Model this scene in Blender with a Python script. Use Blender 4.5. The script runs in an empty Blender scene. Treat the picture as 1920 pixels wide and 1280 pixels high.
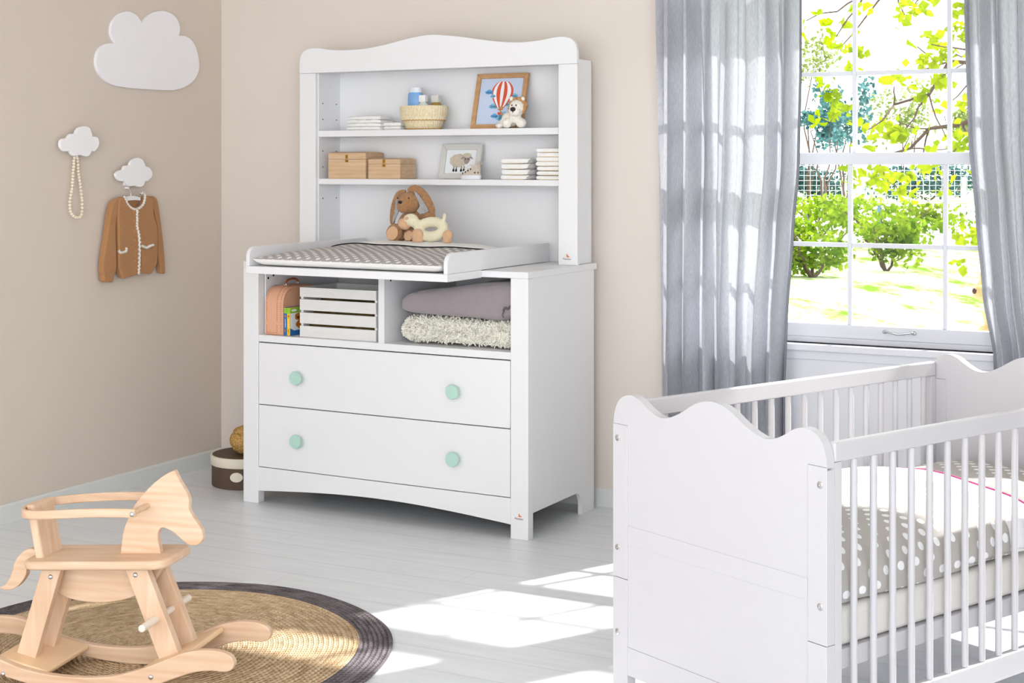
import bpy, bmesh, math, random
from mathutils import Vector, Matrix, noise

random.seed(7)
R = math.radians
sc = bpy.context.scene
C = sc.collection

# ------------------------------------------------------------------ camera, world, sun, lights, exposure
FX, CXP, YH = 2743.3, 960.0, 307.3          # focal length and horizon in pixels of the 1920x1280 frame
cam_d = bpy.data.cameras.new('camera')
cam = bpy.data.objects.new('camera', cam_d)
C.objects.link(cam)
cam.location = (0, 0, 1.5)
cam.rotation_euler = (R(90), 0, 0)
cam_d.sensor_width = 36.0
cam_d.lens = FX / 1920.0 * 36.0
cam_d.shift_y = -(640 - YH) / 1920.0
cam_d.clip_start = 0.05
cam_d.clip_end = 300
sc.camera = cam

w = bpy.data.worlds.new('sky')
sc.world = w
w.use_nodes = True
bg = w.node_tree.nodes['Background']
bg.inputs['Color'].default_value = (0.93, 0.965, 1.0, 1)
bg.inputs['Strength'].default_value = 5.5

sun_d = bpy.data.lights.new('sun', 'SUN')
sun_d.energy = 17.0
sun_d.angle = R(0.9)
sun_d.color = (1.0, 0.985, 0.955)
sun = bpy.data.objects.new('sun', sun_d)
C.objects.link(sun)
SUN_DIR = Vector((0.854, 0.52, 0.945)).normalized()      # towards the sun
sun.rotation_euler = SUN_DIR.to_track_quat('Z', 'Y').to_euler()

def area(name, loc, target, sx, sy, energy, col):
    d = bpy.data.lights.new(name, 'AREA')
    d.shape = 'RECTANGLE'
    d.size, d.size_y = sx, sy
    d.energy = energy
    d.color = col
    o = bpy.data.objects.new(name, d)
    C.objects.link(o)
    o.location = loc
    o.rotation_euler = (Vector(loc) - Vector(target)).to_track_quat('Z', 'Y').to_euler()
    return o
# added soft fill light at the open room end behind the camera
area('fill_behind', (0.7, -4.2, 2.0), (-0.1, 5.5, 1.0), 4.6, 2.8, 235, (0.955, 0.98, 1.0))

sc.view_settings.view_transform = 'Standard'
sc.view_settings.look = 'None'
sc.view_settings.gamma = 1.0
sc.view_settings.use_curve_mapping = False
sc.view_settings.exposure = -0.76

# ------------------------------------------------------------------ helpers
def lin(h):
    h = h.lstrip('#')
    c = [int(h[i:i + 2], 16) / 255 for i in (0, 2, 4)]
    return tuple(x / 12.92 if x <= 0.04045 else ((x + 0.055) / 1.055) ** 2.4 for x in c) + (1,)

def principled(name):
    m = bpy.data.materials.new(name)
    m.use_nodes = True
    nt = m.node_tree
    return m, nt, nt.nodes['Principled BSDF']

def add_bump(nt, b, height, strength, dist=0.01):
    bp = nt.nodes.new('ShaderNodeBump')
    bp.inputs['Strength'].default_value = strength
    bp.inputs['Distance'].default_value = dist
    nt.links.new(height, bp.inputs['Height'])
    nt.links.new(bp.outputs[0], b.inputs['Normal'])

def coords(nt, scale=(1, 1, 1), kind='Object'):
    tc = nt.nodes.new('ShaderNodeTexCoord')
    mp = nt.nodes.new('ShaderNodeMapping')
    mp.inputs['Scale'].default_value = scale
    nt.links.new(tc.outputs[kind], mp.inputs[0])
    return mp.outputs[0]

def mat(name, col, rough=0.5, spec=0.5, var=0.04, nscale=6, bump=0.0, bscale=200, stretch=(1, 1, 1), metal=0.0, sheen=0.0, coat=0.0):
    """plain surface with a faint procedural variation and optional fine bump"""
    m, nt, b = principled(name)
    c = lin(col) if isinstance(col, str) else tuple(col) + (1,)
    b.inputs['Roughness'].default_value = rough
    b.inputs['Specular IOR Level'].default_value = spec
    b.inputs['Metallic'].default_value = metal
    b.inputs['Coat Weight'].default_value = coat
    b.inputs['Sheen Weight'].default_value = sheen
    v = coords(nt, stretch)
    n = nt.nodes.new('ShaderNodeTexNoise')
    n.inputs['Scale'].default_value = nscale
    n.inputs['Detail'].default_value = 4
    nt.links.new(v, n.inputs['Vector'])
    r = nt.nodes.new('ShaderNodeValToRGB')
    r.color_ramp.elements[0].position = 0.3
    r.color_ramp.elements[1].position = 0.7
    r.color_ramp.elements[0].color = tuple(max(0, x * (1 - var)) for x in c[:3]) + (1,)
    r.color_ramp.elements[1].color = tuple(min(1, x * (1 + var)) for x in c[:3]) + (1,)
    nt.links.new(n.outputs[0], r.inputs[0])
    nt.links.new(r.outputs[0], b.inputs['Base Color'])
    if bump:
        n2 = nt.nodes.new('ShaderNodeTexNoise')
        n2.inputs['Scale'].default_value = bscale
        n2.inputs['Detail'].default_value = 3
        nt.links.new(v, n2.inputs['Vector'])
        add_bump(nt, b, n2.outputs[0], bump)
    return m

def wood(name, c1, c2, scale=(1.2, 22, 22), rough=0.5, dist=3.0):
    """timber with long grain along local x"""
    m, nt, b = principled(name)
    v = coords(nt, scale)
    n = nt.nodes.new('ShaderNodeTexNoise')
    n.inputs['Scale'].default_value = 2.2
    n.inputs['Detail'].default_value = 7
    n.inputs['Distortion'].default_value = dist * 0.3
    nt.links.new(v, n.inputs['Vector'])
    w_ = nt.nodes.new('ShaderNodeTexWave')
    w_.wave_type = 'BANDS'
    w_.bands_direction = 'Z'
    w_.inputs['Scale'].default_value = 0.9
    w_.inputs['Distortion'].default_value = dist
    w_.inputs['Detail'].default_value = 2
    nt.links.new(v, w_.inputs['Vector'])
    mx = nt.nodes.new('ShaderNodeMix')
    mx.inputs[0].default_value = 0.14
    nt.links.new(n.outputs[0], mx.inputs[2])
    nt.links.new(w_.outputs[1], mx.inputs[3])
    r = nt.nodes.new('ShaderNodeValToRGB')
    r.color_ramp.elements[0].position = 0.25
    r.color_ramp.elements[1].position = 0.75
    r.color_ramp.elements[0].color = lin(c2)
    r.color_ramp.elements[1].color = lin(c1)
    nt.links.new(mx.outputs[0], r.inputs[0])
    nt.links.new(r.outputs[0], b.inputs['Base Color'])
    b.inputs['Roughness'].default_value = rough
    b.inputs['Specular IOR Level'].default_value = 0.35
    add_bump(nt, b, mx.outputs[0], 0.06)
    return m

def mathn(nt, op, a, b=None, c=None):
    n = nt.nodes.new('ShaderNodeMath')
    n.operation = op
    for i, x in enumerate((a, b, c)):
        if x is None: continue
        if isinstance(x, (int, float)): n.inputs[i].default_value = x
        else: nt.links.new(x, n.inputs[i])
    return n.outputs[0]

def dotted(name, base, dot, s=0.052, r=0.0095, kind='UV', rough=0.85):
    """cotton printed with staggered round dots; UVs are in metres"""
    m, nt, b = principled(name)
    tc = nt.nodes.new('ShaderNodeTexCoord')
    sx = nt.nodes.new('ShaderNodeSeparateXYZ')
    nt.links.new(tc.outputs[kind], sx.inputs[0])
    ds = []
    for off in (0.0, 0.5):
        q = []
        for ax in (0, 1):
            p = mathn(nt, 'MULTIPLY_ADD', sx.outputs[ax], 1 / s, off)
            p = mathn(nt, 'SUBTRACT', mathn(nt, 'FRACT', p), 0.5)
            q.append(mathn(nt, 'MULTIPLY', p, p))
        ds.append(mathn(nt, 'SQRT', mathn(nt, 'ADD', q[0], q[1])))
    d = mathn(nt, 'MINIMUM', ds[0], ds[1])
    f = nt.nodes.new('ShaderNodeMapRange')
    f.inputs[1].default_value = r / s * 0.93
    f.inputs[2].default_value = r / s * 1.07
    f.inputs[3].default_value = 1
    f.inputs[4].default_value = 0
    nt.links.new(d, f.inputs[0])
    mx = nt.nodes.new('ShaderNodeMix')
    mx.data_type = 'RGBA'
    nt.links.new(f.outputs[0], mx.inputs[0])
    mx.inputs[6].default_value = lin(base)
    mx.inputs[7].default_value = lin(dot)
    nt.links.new(mx.outputs[2], b.inputs['Base Color'])
    b.inputs['Roughness'].default_value = rough
    b.inputs['Specular IOR Level'].default_value = 0.2
    n = nt.nodes.new('ShaderNodeTexNoise')
    n.inputs['Scale'].default_value = 45
    nt.links.new(coords(nt), n.inputs['Vector'])
    add_bump(nt, b, n.outputs[0], 0.12)
    return m

def glass(name, tint=(1, 1, 1)):
    m = bpy.data.materials.new(name)
    m.use_nodes = True
    nt = m.node_tree
    nt.nodes.clear()
    o = nt.nodes.new('ShaderNodeOutputMaterial')
    t = nt.nodes.new('ShaderNodeBsdfTransparent')
    t.inputs[0].default_value = tint + (1,)
    g = nt.nodes.new('ShaderNodeBsdfGlossy')
    g.inputs['Roughness'].default_value = 0.02
    fr = nt.nodes.new('ShaderNodeFresnel')
    fr.inputs[0].default_value = 1.2
    mx = nt.nodes.new('ShaderNodeMixShader')
    nt.links.new(fr.outputs[0], mx.inputs[0])
    nt.links.new(t.outputs[0], mx.inputs[1])
    nt.links.new(g.outputs[0], mx.inputs[2])
    nt.links.new(mx.outputs[0], o.inputs[0])
    return m

def cloth(name, col, trans=0.35, tcol=None, weave=(900, 900, 60), var=0.25, bump=0.15):
    """woven fabric that lets some light through"""
    m = bpy.data.materials.new(name)
    m.use_nodes = True
    nt = m.node_tree
    nt.nodes.clear()
    o = nt.nodes.new('ShaderNodeOutputMaterial')
    d = nt.nodes.new('ShaderNodeBsdfDiffuse')
    t = nt.nodes.new('ShaderNodeBsdfTranslucent')
    mx = nt.nodes.new('ShaderNodeMixShader')
    mx.inputs[0].default_value = trans
    c = lin(col)
    v = coords(nt, weave)
    n = nt.nodes.new('ShaderNodeTexNoise')
    n.inputs['Scale'].default_value = 1.0
    n.inputs['Detail'].default_value = 3
    nt.links.new(v, n.inputs['Vector'])
    r = nt.nodes.new('ShaderNodeValToRGB')
    r.color_ramp.elements[0].position = 0.3
    r.color_ramp.elements[1].position = 0.7
    r.color_ramp.elements[0].color = tuple(x * (1 - var) for x in c[:3]) + (1,)
    r.color_ramp.elements[1].color = tuple(min(1, x * (1 + var)) for x in c[:3]) + (1,)
    nt.links.new(n.outputs[0], r.inputs[0])
    nt.links.new(r.outputs[0], d.inputs[0])
    if tcol:
        t.inputs[0].default_value = lin(tcol)
    else:
        nt.links.new(r.outputs[0], t.inputs[0])
    if bump:
        bp = nt.nodes.new('ShaderNodeBump')
        bp.inputs['Strength'].default_value = bump
        bp.inputs['Distance'].default_value = 0.003
        nt.links.new(n.outputs[0], bp.inputs['Height'])
        nt.links.new(bp.outputs[0], d.inputs['Normal'])
    nt.links.new(d.outputs[0], mx.inputs[1])
    nt.links.new(t.outputs[0], mx.inputs[2])
    nt.links.new(mx.outputs[0], o.inputs[0])
    return m

def spline(pts, n=6, closed=False):
    """Catmull-Rom through 2D or 3D points"""
    P = [Vector(p) for p in pts]
    out = []
    N = len(P)
    rng = range(N) if closed else range(N - 1)
    for i in rng:
        p0 = P[(i - 1) % N] if closed or i > 0 else P[0]
        p1, p2 = P[i], P[(i + 1) % N]
        p3 = P[(i + 2) % N] if closed or i + 2 < N else P[-1]
        for k in range(n):
            t = k / n
            out.append(0.5 * ((2 * p1) + (p2 - p0) * t + (2 * p0 - 5 * p1 + 4 * p2 - p3) * t * t + (3 * p1 - p0 - 3 * p2 + p3) * t ** 3))
    if not closed: out.append(P[-1])
    return [tuple(v) for v in out]

class MB:
    """collects shapes and links them as ONE mesh object"""
    def __init__(s):
        s.v, s.f, s.mi, s.uv = [], [], [], {}
    def add(s, vs, fs, mi=0):
        o = len(s.v)
        s.v += [tuple(x) for x in vs]
        for f in fs:
            s.f.append(tuple(i + o for i in f))
            s.mi.append(mi)
        return o
    def box(s, x0, x1, y0, y1, z0, z1, mi=0, M=None):
        vs = [Vector((x, y, z)) for z in (z0, z1) for y in (y0, y1) for x in (x0, x1)]
        if M: vs = [M @ v for v in vs]
        s.add(vs, [(0, 2, 3, 1), (4, 5, 7, 6), (0, 1, 5, 4), (2, 6, 7, 3), (0, 4, 6, 2), (1, 3, 7, 5)], mi)
        return s
    def prism(s, pts, lo, hi, axis='y', mi=0, M=None):
        n = len(pts)
        def P(p, t):
            q = {'y': (p[0], t, p[1]), 'z': (p[0], p[1], t), 'x': (t, p[0], p[1])}[axis]
            return M @ Vector(q) if M else Vector(q)
        vs = [P(p, lo) for p in pts] + [P(p, hi) for p in pts]
        fs = [tuple(range(n))[::-1], tuple(range(n, 2 * n))] + [(i, (i + 1) % n, n + (i + 1) % n, n + i) for i in range(n)]
        s.add(vs, fs, mi)
        return s
    def tube(s, path, r, n=8, mi=0, closed=False, flat=1.0, caps=True):
        P = [Vector(p) for p in path]
        m = len(P)
        vs = []
        up = Vector((0, 0, 1))
        prev = None
        for i, p in enumerate(P):
            a = P[(i + 1) % m] if (closed or i < m - 1) else P[i]
            b = P[(i - 1) % m] if (closed or i > 0) else P[i]
            t = (a - b).normalized()
            if prev is None:
                nrm = t.cross(up)
                if nrm.length < 1e-3: nrm = t.cross(Vector((1, 0, 0)))
                nrm.normalize()
            else:
                nrm = (prev - t * prev.dot(t)).normalized()
            prev = nrm
            bn = t.cross(nrm)
            rr = r[i] if isinstance(r, (list, tuple)) else r
            for k in range(n):
                th = 2 * math.pi * k / n
                vs.append(p + nrm * math.cos(th) * rr + bn * math.sin(th) * rr * flat)
        fs = []
        for i in range(m if closed else m - 1):
            j = (i + 1) % m
            for k in range(n):
                l = (k + 1) % n
                fs.append((i * n + k, i * n + l, j * n + l, j * n + k))
        if caps and not closed:
            fs.append(tuple(range(n))[::-1])
            fs.append(tuple((m - 1) * n + k for k in range(n)))
        s.add(vs, fs, mi)
        return s
    def lathe(s, prof, n=32, c=(0, 0, 0), M=None, mi=0, sx=1.0, sy=1.0, wob=None):
        vs, fs = [], []
        for j, (r, z) in enumerate(prof):
            for k in range(n):
                a = 2 * math.pi * k / n
                rr = r * (wob(a, j) if wob else 1)
                q = Vector((rr * math.cos(a) * sx, rr * math.sin(a) * sy, z))
                q = (M @ q) if M else q
                vs.append(q + Vector(c))
        for j in range(len(prof) - 1):
            for k in range(n):
                l = (k + 1) % n
                fs.append((j * n + k, j * n + l, (j + 1) * n + l, (j + 1) * n + k))
        fs.append(tuple(range(n))[::-1])
        fs.append(tuple((len(prof) - 1) * n + k for k in range(n)))
        s.add(vs, fs, mi)
        return s
    def ell(s, c, r, M=None, n=16, mi=0, jit=0.0):
        if isinstance(r, (int, float)): r = (r, r, r)
        vs, fs = [], []
        h = n // 2
        vs.append(Vector((0, 0, 1)))
        for j in range(1, h):
            p = math.pi * j / h
            for k in range(n):
                a = 2 * math.pi * k / n
                vs.append(Vector((math.sin(p) * math.cos(a), math.sin(p) * math.sin(a), math.cos(p))))
        vs.append(Vector((0, 0, -1)))
        for k in range(n): fs.append((0, 1 + k, 1 + (k + 1) % n))
        for j in range(h - 2):
            for k in range(n):
                a, b = 1 + j * n + k, 1 + j * n + (k + 1) % n
                fs.append((a, a + n, b + n, b))
        L = len(vs) - 1
        for k in range(n): fs.append((L, L - n + (k + 1) % n, L - n + k))
        out = []
        for v in vs:
            q = Vector((v.x * r[0], v.y * r[1], v.z * r[2]))
            if M: q = M @ q
            out.append(q + Vector(c))
        s.add(out, fs, mi)
        return s
    def grid(s, fn, nu, nv, mi=0, uvf=None, closed_u=False):
        """fn(a,b) -> point, a,b in 0..1"""
        o = len(s.v)
        for j in range(nv + 1):
            for i in range(nu + 1):
                s.v.append(tuple(fn(i / nu, j / nv)))
        for j in range(nv):
            for i in range(nu):
                a = o + j * (nu + 1) + i
                s.f.append((a, a + 1, a + nu + 2, a + nu + 1))
                s.mi.append(mi)
                if uvf:
                    s.uv[len(s.f) - 1] = [uvf(i / nu, j / nv), uvf((i + 1) / nu, j / nv), uvf((i + 1) / nu, (j + 1) / nv), uvf(i / nu, (j + 1) / nv)]
        return s
    def build(s, name, mats, parent=None, bevel=0.0, smooth=None, solid=0.0, sub=0, remesh=0.0, normals=True, loc=None, seg=2):
        me = bpy.data.meshes.new(name)
        me.from_pydata(s.v, [], s.f)
        mats = mats if isinstance(mats, (list, tuple)) else [mats]
        for m in mats: me.materials.append(m)
        for p, k in zip(me.polygons, s.mi): p.material_index = k
        if s.uv:
            ul = me.uv_layers.new(name='UVMap')
            for fi, uvs in s.uv.items():
                for li, q in zip(me.polygons[fi].loop_indices, uvs): ul.data[li].uv = q
        if normals:
            bm = bmesh.new(); bm.from_mesh(me)
            bmesh.ops.recalc_face_normals(bm, faces=bm.faces)
            bm.to_mesh(me); bm.free()
        if smooth is not None:
            for p in me.polygons: p.use_smooth = True
            if smooth < 180: me.set_sharp_from_angle(angle=R(smooth))
        o = bpy.data.objects.new(name, me)
        C.objects.link(o)
        if parent is not None: o.parent = parent
        if loc is not None: o.location = loc
        if remesh:
            md = o.modifiers.new('remesh', 'REMESH'); md.mode = 'VOXEL'; md.voxel_size = remesh; md.use_smooth_shade = True
            ms = o.modifiers.new('smooth', 'SMOOTH'); ms.iterations = 4; ms.factor = 0.5
        if solid:
            md = o.modifiers.new('solid', 'SOLIDIFY'); md.thickness = solid; md.offset = 0
        if bevel:
            md = o.modifiers.new('bevel', 'BEVEL'); md.width = bevel; md.segments = seg; md.limit_method = 'ANGLE'; md.angle_limit = R(40)
        if sub:
            md = o.modifiers.new('sub', 'SUBSURF'); md.levels = sub; md.render_levels = sub
        return o

class Frame:
    """a horizontal frame: u along (cos,-sin), v along (sin,cos) of its turn"""
    def __init__(s, x, y, yaw):
        s.x, s.y, s.yaw = x, y, yaw
    def at(s, u=0, v=0, z=0):
        c, n = math.cos(s.yaw), math.sin(s.yaw)
        return Vector((s.x + u * c + v * n, s.y - u * n + v * c, z))

CAB = Frame(-1.1953, 6.5083, 0.499)
COT = Frame(0.2739, 3.974, 0.9178)
BACK = Frame(0.36, 6.44, R(26.8))
LEFT = Frame(-1.4624, 7.360, -1.0808)
HORSE = Frame(-1.181, 4.245, R(12.9))

def thing(name, label, cat, frame, u=0, v=0, z=0, turn=0.0, group=None):
    o = bpy.data.objects.new(name, None)
    o.empty_display_size = 0.05
    C.objects.link(o)
    o.location = frame.at(u, v, z)
    o.rotation_euler = (0, 0, -frame.yaw + turn)
    return tag(o, label, cat, group)

def tag(o, label, cat, group=None):
    o['label'] = label
    o['category'] = cat
    if group: o['group'] = group
    return o

def struct(o):
    o['kind'] = 'structure'
    return o

def put(o, frame, u=0, v=0, z=0, turn=0.0):
    o.location = frame.at(u, v, z)
    o.rotation_euler = (0, 0, -frame.yaw + turn)
    return o

def dup(o, frame, u, v, z, turn=0.0, label=None):
    r = o.copy(); C.objects.link(r)
    r.location = frame.at(u, v, z)
    r.rotation_euler = (0, 0, -frame.yaw + turn)
    if label: r['label'] = label
    for ch in list(o.children):
        c = ch.copy(); C.objects.link(c); c.parent = r
        for g in list(ch.children):
            d = g.copy(); C.objects.link(d); d.parent = c
    return r

def rrect(x0, x1, z0, z1, r, n=5, corners=(1, 1, 1, 1)):
    """rounded rectangle outline; corners = bottom-left, bottom-right, top-right, top-left"""
    out = []
    for (cx, cz, a0, on) in ((x0 + r, z0 + r, 180, corners[0]), (x1 - r, z0 + r, 270, corners[1]), (x1 - r, z1 - r, 0, corners[2]), (x0 + r, z1 - r, 90, corners[3])):
        if on:
            for k in range(n + 1):
                a = R(a0 + 90 * k / n)
                out.append((cx + r * math.cos(a), cz + r * math.sin(a)))
        else:
            out.append((cx + (r if a0 in (270, 0) else -r), cz + (r if a0 in (0, 90) else -r)))
    return out

# ------------------------------------------------------------------ materials
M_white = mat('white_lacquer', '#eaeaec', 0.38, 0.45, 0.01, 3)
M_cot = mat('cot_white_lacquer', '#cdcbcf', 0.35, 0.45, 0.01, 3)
M_trim = mat('trim_paint', '#dcdde4', 0.5, 0.4, 0.01, 3)
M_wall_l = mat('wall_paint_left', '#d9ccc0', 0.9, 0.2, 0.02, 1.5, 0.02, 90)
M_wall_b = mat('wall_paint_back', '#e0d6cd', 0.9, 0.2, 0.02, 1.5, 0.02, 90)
M_base = mat('baseboard_paint', '#dcdedb', 0.5, 0.4, 0.01, 3)
M_ceil = mat('ceiling_paint', '#e8e4e0', 0.9, 0.2, 0.01, 2)
M_black = mat('black_plastic', '#111111', 0.4)
M_mint = mat('mint_knob_paint', '#b3d8cb', 0.4, 0.5, 0.02, 30)
M_steel = mat('bright_steel', '#d4d6d8', 0.22, 0.5, 0.02, 20, metal=1.0)
M_brass = mat('brass', '#b98f3e', 0.3, 0.5, 0.05, 40, metal=1.0)
M_horse = wood('beech', '#e5cab0', '#d2ab89', (1.5, 16, 16), 0.5)
M_horse_v = wood('beech_upright', '#e5cab0', '#d2ab89', (16, 16, 1.5), 0.5)
M_box = wood('paulownia', '#dcc0a0', '#c8a27c', (2.5, 16, 18), 0.6)
M_oak = wood('oak_frame', '#cfa67a', '#b98b5c', (8, 8, 8), 0.5)
M_hole_shade = mat('hole_gap_shade', '#1c1a1a', 0.9)  # near-black that paints in the shade of peg holes and drawer gaps
M_orange = mat('logo_orange', '#d9762c', 0.5)
M_brown = mat('logo_brown', '#6b3a22', 0.5)
M_cotton = mat('white_cotton', '#efeeec', 0.9, 0.2, 0.02, 20, 0.3, 160, sheen=0.2)

# ------------------------------------------------------------------ room shell
def floor_mat():
    """white painted boards running along the back wall"""
    m, nt, b = principled('painted_floorboards')
    v = coords(nt)
    sx = nt.nodes.new('ShaderNodeSeparateXYZ')
    nt.links.new(v, sx.inputs[0])
    wd = 0.165
    row = mathn(nt, 'MULTIPLY', sx.outputs[1], 1 / wd)
    rid = mathn(nt, 'FLOOR', row)
    fr = mathn(nt, 'FRACT', row)
    edge = mathn(nt, 'ABSOLUTE', mathn(nt, 'SUBTRACT', fr, 0.5))
    gap = nt.nodes.new('ShaderNodeMapRange')
    gap.inputs[1].default_value = 0.488
    gap.inputs[2].default_value = 0.497
    nt.links.new(edge, gap.inputs[0])
    # butt joints, shifted on every row
    sh = mathn(nt, 'FRACT', mathn(nt, 'MULTIPLY', rid, 0.377))
    cx = mathn(nt, 'FRACT', mathn(nt, 'MULTIPLY_ADD', sx.outputs[0], 1 / 2.4, sh))
    e2 = mathn(nt, 'ABSOLUTE', mathn(nt, 'SUBTRACT', cx, 0.5))
    g2 = nt.nodes.new('ShaderNodeMapRange')
    g2.inputs[1].default_value = 0.4985
    g2.inputs[2].default_value = 0.4998
    nt.links.new(e2, g2.inputs[0])
    gg = mathn(nt, 'MAXIMUM', gap.outputs[0], mathn(nt, 'MULTIPLY', g2.outputs[0], 0.35))
    n = nt.nodes.new('ShaderNodeTexNoise')
    n.inputs['Scale'].default_value = 3
    n.inputs['Detail'].default_value = 6
    nt.links.new(coords(nt, (1, 9, 1)), n.inputs['Vector'])
    r = nt.nodes.new('ShaderNodeValToRGB')
    r.color_ramp.elements[0].position = 0.3
    r.color_ramp.elements[1].position = 0.75
    r.color_ramp.elements[0].color = lin('#dee1e5')
    r.color_ramp.elements[1].color = lin('#e8ebee')
    nt.links.new(n.outputs[0], r.inputs[0])
    mx = nt.nodes.new('ShaderNodeMix'); mx.data_type = 'RGBA'
    nt.links.new(mathn(nt, 'MULTIPLY', gg, 0.75), mx.inputs[0])
    nt.links.new(r.outputs[0], mx.inputs[6])
    mx.inputs[7].default_value = lin('#b0b0b1')
    nt.links.new(mx.outputs[2], b.inputs['Base Color'])
    b.inputs['Roughness'].default_value = 0.33
    b.inputs['Specular IOR Level'].default_value = 0.45
    hh = mathn(nt, 'SUBTRACT', mathn(nt, 'MULTIPLY', n.outputs[0], 0.3), gg)
    add_bump(nt, b, hh, 0.25, 0.004)
    return m

ZC = 3.30
UW0, UW1, ZW0, ZW1 = 0.375, 1.91, 0.765, 2.780      # window opening in the back wall
WOFF = 1.63                                        # unseen second window further right, added taller so sun reaches the cot
# floor: a polygon in the back wall's frame
lc = LEFT.at(-8, 0)
def bu(p):                                         # world point -> back wall frame
    d = Vector((p[0] - BACK.x, p[1] - BACK.y)); c, n = math.cos(BACK.yaw), math.sin(BACK.yaw)
    return (d.x * c - d.y * n, d.x * n + d.y * c)
corner = bu((LEFT.x, LEFT.y)); lfar = bu(lc)
FLOOR_PTS = [corner, lfar, (4.0, lfar[1]), (4.0, 0.0)]
f_ = MB().prism(FLOOR_PTS, -0.06, 0.0, 'z').build('floor', floor_mat())
struct(put(f_, BACK))
c_ = MB().prism(FLOOR_PTS, ZC, ZC + 0.06, 'z').build('ceiling', M_ceil)
struct(put(c_, BACK))
wb = MB()
wb.box(corner[0] - 0.3, UW0, 0, 0.2, 0, ZC).box(UW1, UW0 + WOFF, 0, 0.2, 0, ZC).box(UW1 + WOFF, 4.0, 0, 0.2, 0, ZC)
for o_ in (0, WOFF): wb.box(UW0 + o_, UW1 + o_, 0, 0.2, 0, ZW0).box(UW0 + o_, UW1 + o_, 0, 0.2, ZW1 + (0.36 if o_ else 0), ZC)
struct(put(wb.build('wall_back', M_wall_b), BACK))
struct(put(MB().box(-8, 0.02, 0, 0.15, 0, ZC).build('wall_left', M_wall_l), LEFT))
struct(put(MB().box(4.0, 4.15, -5.2, 0.2, 0, ZC).build('wall_right', M_ceil), BACK))
struct(put(MB().prism([(-0.015, 0), (0, 0), (0, 0.078), (-0.008, 0.078), (-0.015, 0.070)], -8, 0.0, 'x').build('baseboard_left', M_base), LEFT))
struct(put(MB().prism([(-0.015, 0), (0, 0), (0, 0.078), (-0.008, 0.078), (-0.015, 0.070)], corner[0], 4.0, 'x').build('baseboard_back', M_base), BACK))
# white panelled breast and sill below the window
tr = MB().box(UW0 + 0.03, UW1 + 0.05, -0.012, 0, 0.078, 0.70)
struct(put(tr.build('trim_1', M_trim), BACK))
sl = MB().box(UW0 + 0.02, UW1 + 0.06, -0.045, 0.05, 0.738, 0.765)
sl.box(UW0 + 0.03, UW1 + 0.05, -0.022, 0, 0.70, 0.738)
struct(put(sl.build('trim_2', M_trim, bevel=0.004), BACK))

# ------------------------------------------------------------------ sash window
win = bpy.data.objects.new('window_1', None); C.objects.link(win)
put(win, BACK); struct(win)
fr = MB()
fr.box(UW0, UW0 + 0.03, 0, 0.2, ZW0, ZW1).box(UW1 - 0.03, UW1, 0, 0.2, ZW0, ZW1).box(UW0, UW1, 0, 0.2, ZW1 - 0.03, ZW1).box(UW0, UW1, 0.03, 0.2, ZW0, ZW0 + 0.022).box(UW0, UW1, 0, 0.2, 2.272, 2.305)
fr.build('window_frame', M_trim, win, bevel=0.003)
def sash(name, y0, y1, z0, z1, zb, zt, zm, us):
    m = MB()
    a, b = UW0 + 0.03, UW1 - 0.03
    m.box(a, a + 0.04, y0, y1, z0, z1).box(b - 0.04, b, y0, y1, z0, z1)
    m.box(a + 0.04, b - 0.04, y0, y1, z0, zb).box(a + 0.04, b - 0.04, y0, y1, zt, z1)
    for u in us: m.box(u - 0.0085, u + 0.0085, y0 + 0.008, y1 - 0.008, zb, zt)
    e = [a + 0.04] + [q for u in us for q in (u - 0.0085, u + 0.0085)] + [b - 0.04]
    for k in range(0, len(e), 2): m.box(e[k], e[k + 1], y0 + 0.008, y1 - 0.008, zm - 0.009, zm + 0.009)
    s = m.build(name, M_trim, win, bevel=0.002)
    g = MB().box(a + 0.03, b - 0.03, (y0 + y1) / 2 - 0.002, (y0 + y1) / 2 + 0.002, zb - 0.005, zt + 0.005)
    g.build('pane', M_glass, s)
    return s
M_glass = glass('window_glass')
lo = sash('lower_sash', 0.045, 0.085, 0.787, 1.545, 0.842, 1.497, 1.168, (0.737, 1.117, 1.497))
up = sash('upper_sash', 0.09, 0.13, 1.500, 2.27, 1.547, 2.225, 1.873, (0.745, 1.125, 1.505))
fan = MB()
fan.box(UW0 + 0.03, UW1 - 0.03, 0.05, 0.09, 2.306, 2.335).box(UW0 + 0.03, UW1 - 0.03, 0.05, 0.09, 2.712, 2.750)
for a, b in ((UW0 + 0.03, UW0 + 0.06), (UW1 - 0.06, UW1 - 0.03), (0.737, 0.754), (1.117, 1.134), (1.497, 1.514)): fan.box(a, b, 0.05, 0.09, 2.335, 2.712)
fan = fan.build('transom_light', M_trim, win, bevel=0.002)
MB().box(UW0 + 0.05, UW1 - 0.05, 0.068, 0.072, 2.33, 2.716).build('pane', M_glass, fan)
h = MB()
h.tube(spline([(1.262, 0.04, 0.822), (1.275, 0.028, 0.824), (1.32, 0.022, 0.818), (1.365, 0.028, 0.824), (1.378, 0.04, 0.822)], 5), [0.005] * 21, 8)
h.ell((1.262, 0.041, 0.822), (0.010, 0.005, 0.008)).ell((1.378, 0.041, 0.822), (0.010, 0.005, 0.008))
hd = h.build('sash_handle', M_steel, lo, smooth=180)

win2 = win.copy(); C.objects.link(win2); win2.name = 'unseen_window_2'  # out of view, added to let sun onto the cot bedding
put(win2, BACK, WOFF, 0, 0)
for ch in list(win.children):
    if ch.name in ('window_frame', 'transom_light'): continue
    c_ = ch.copy(); C.objects.link(c_); c_.parent = win2
    for g_ in list(ch.children):
        d_ = g_.copy(); C.objects.link(d_); d_.parent = c_

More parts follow.
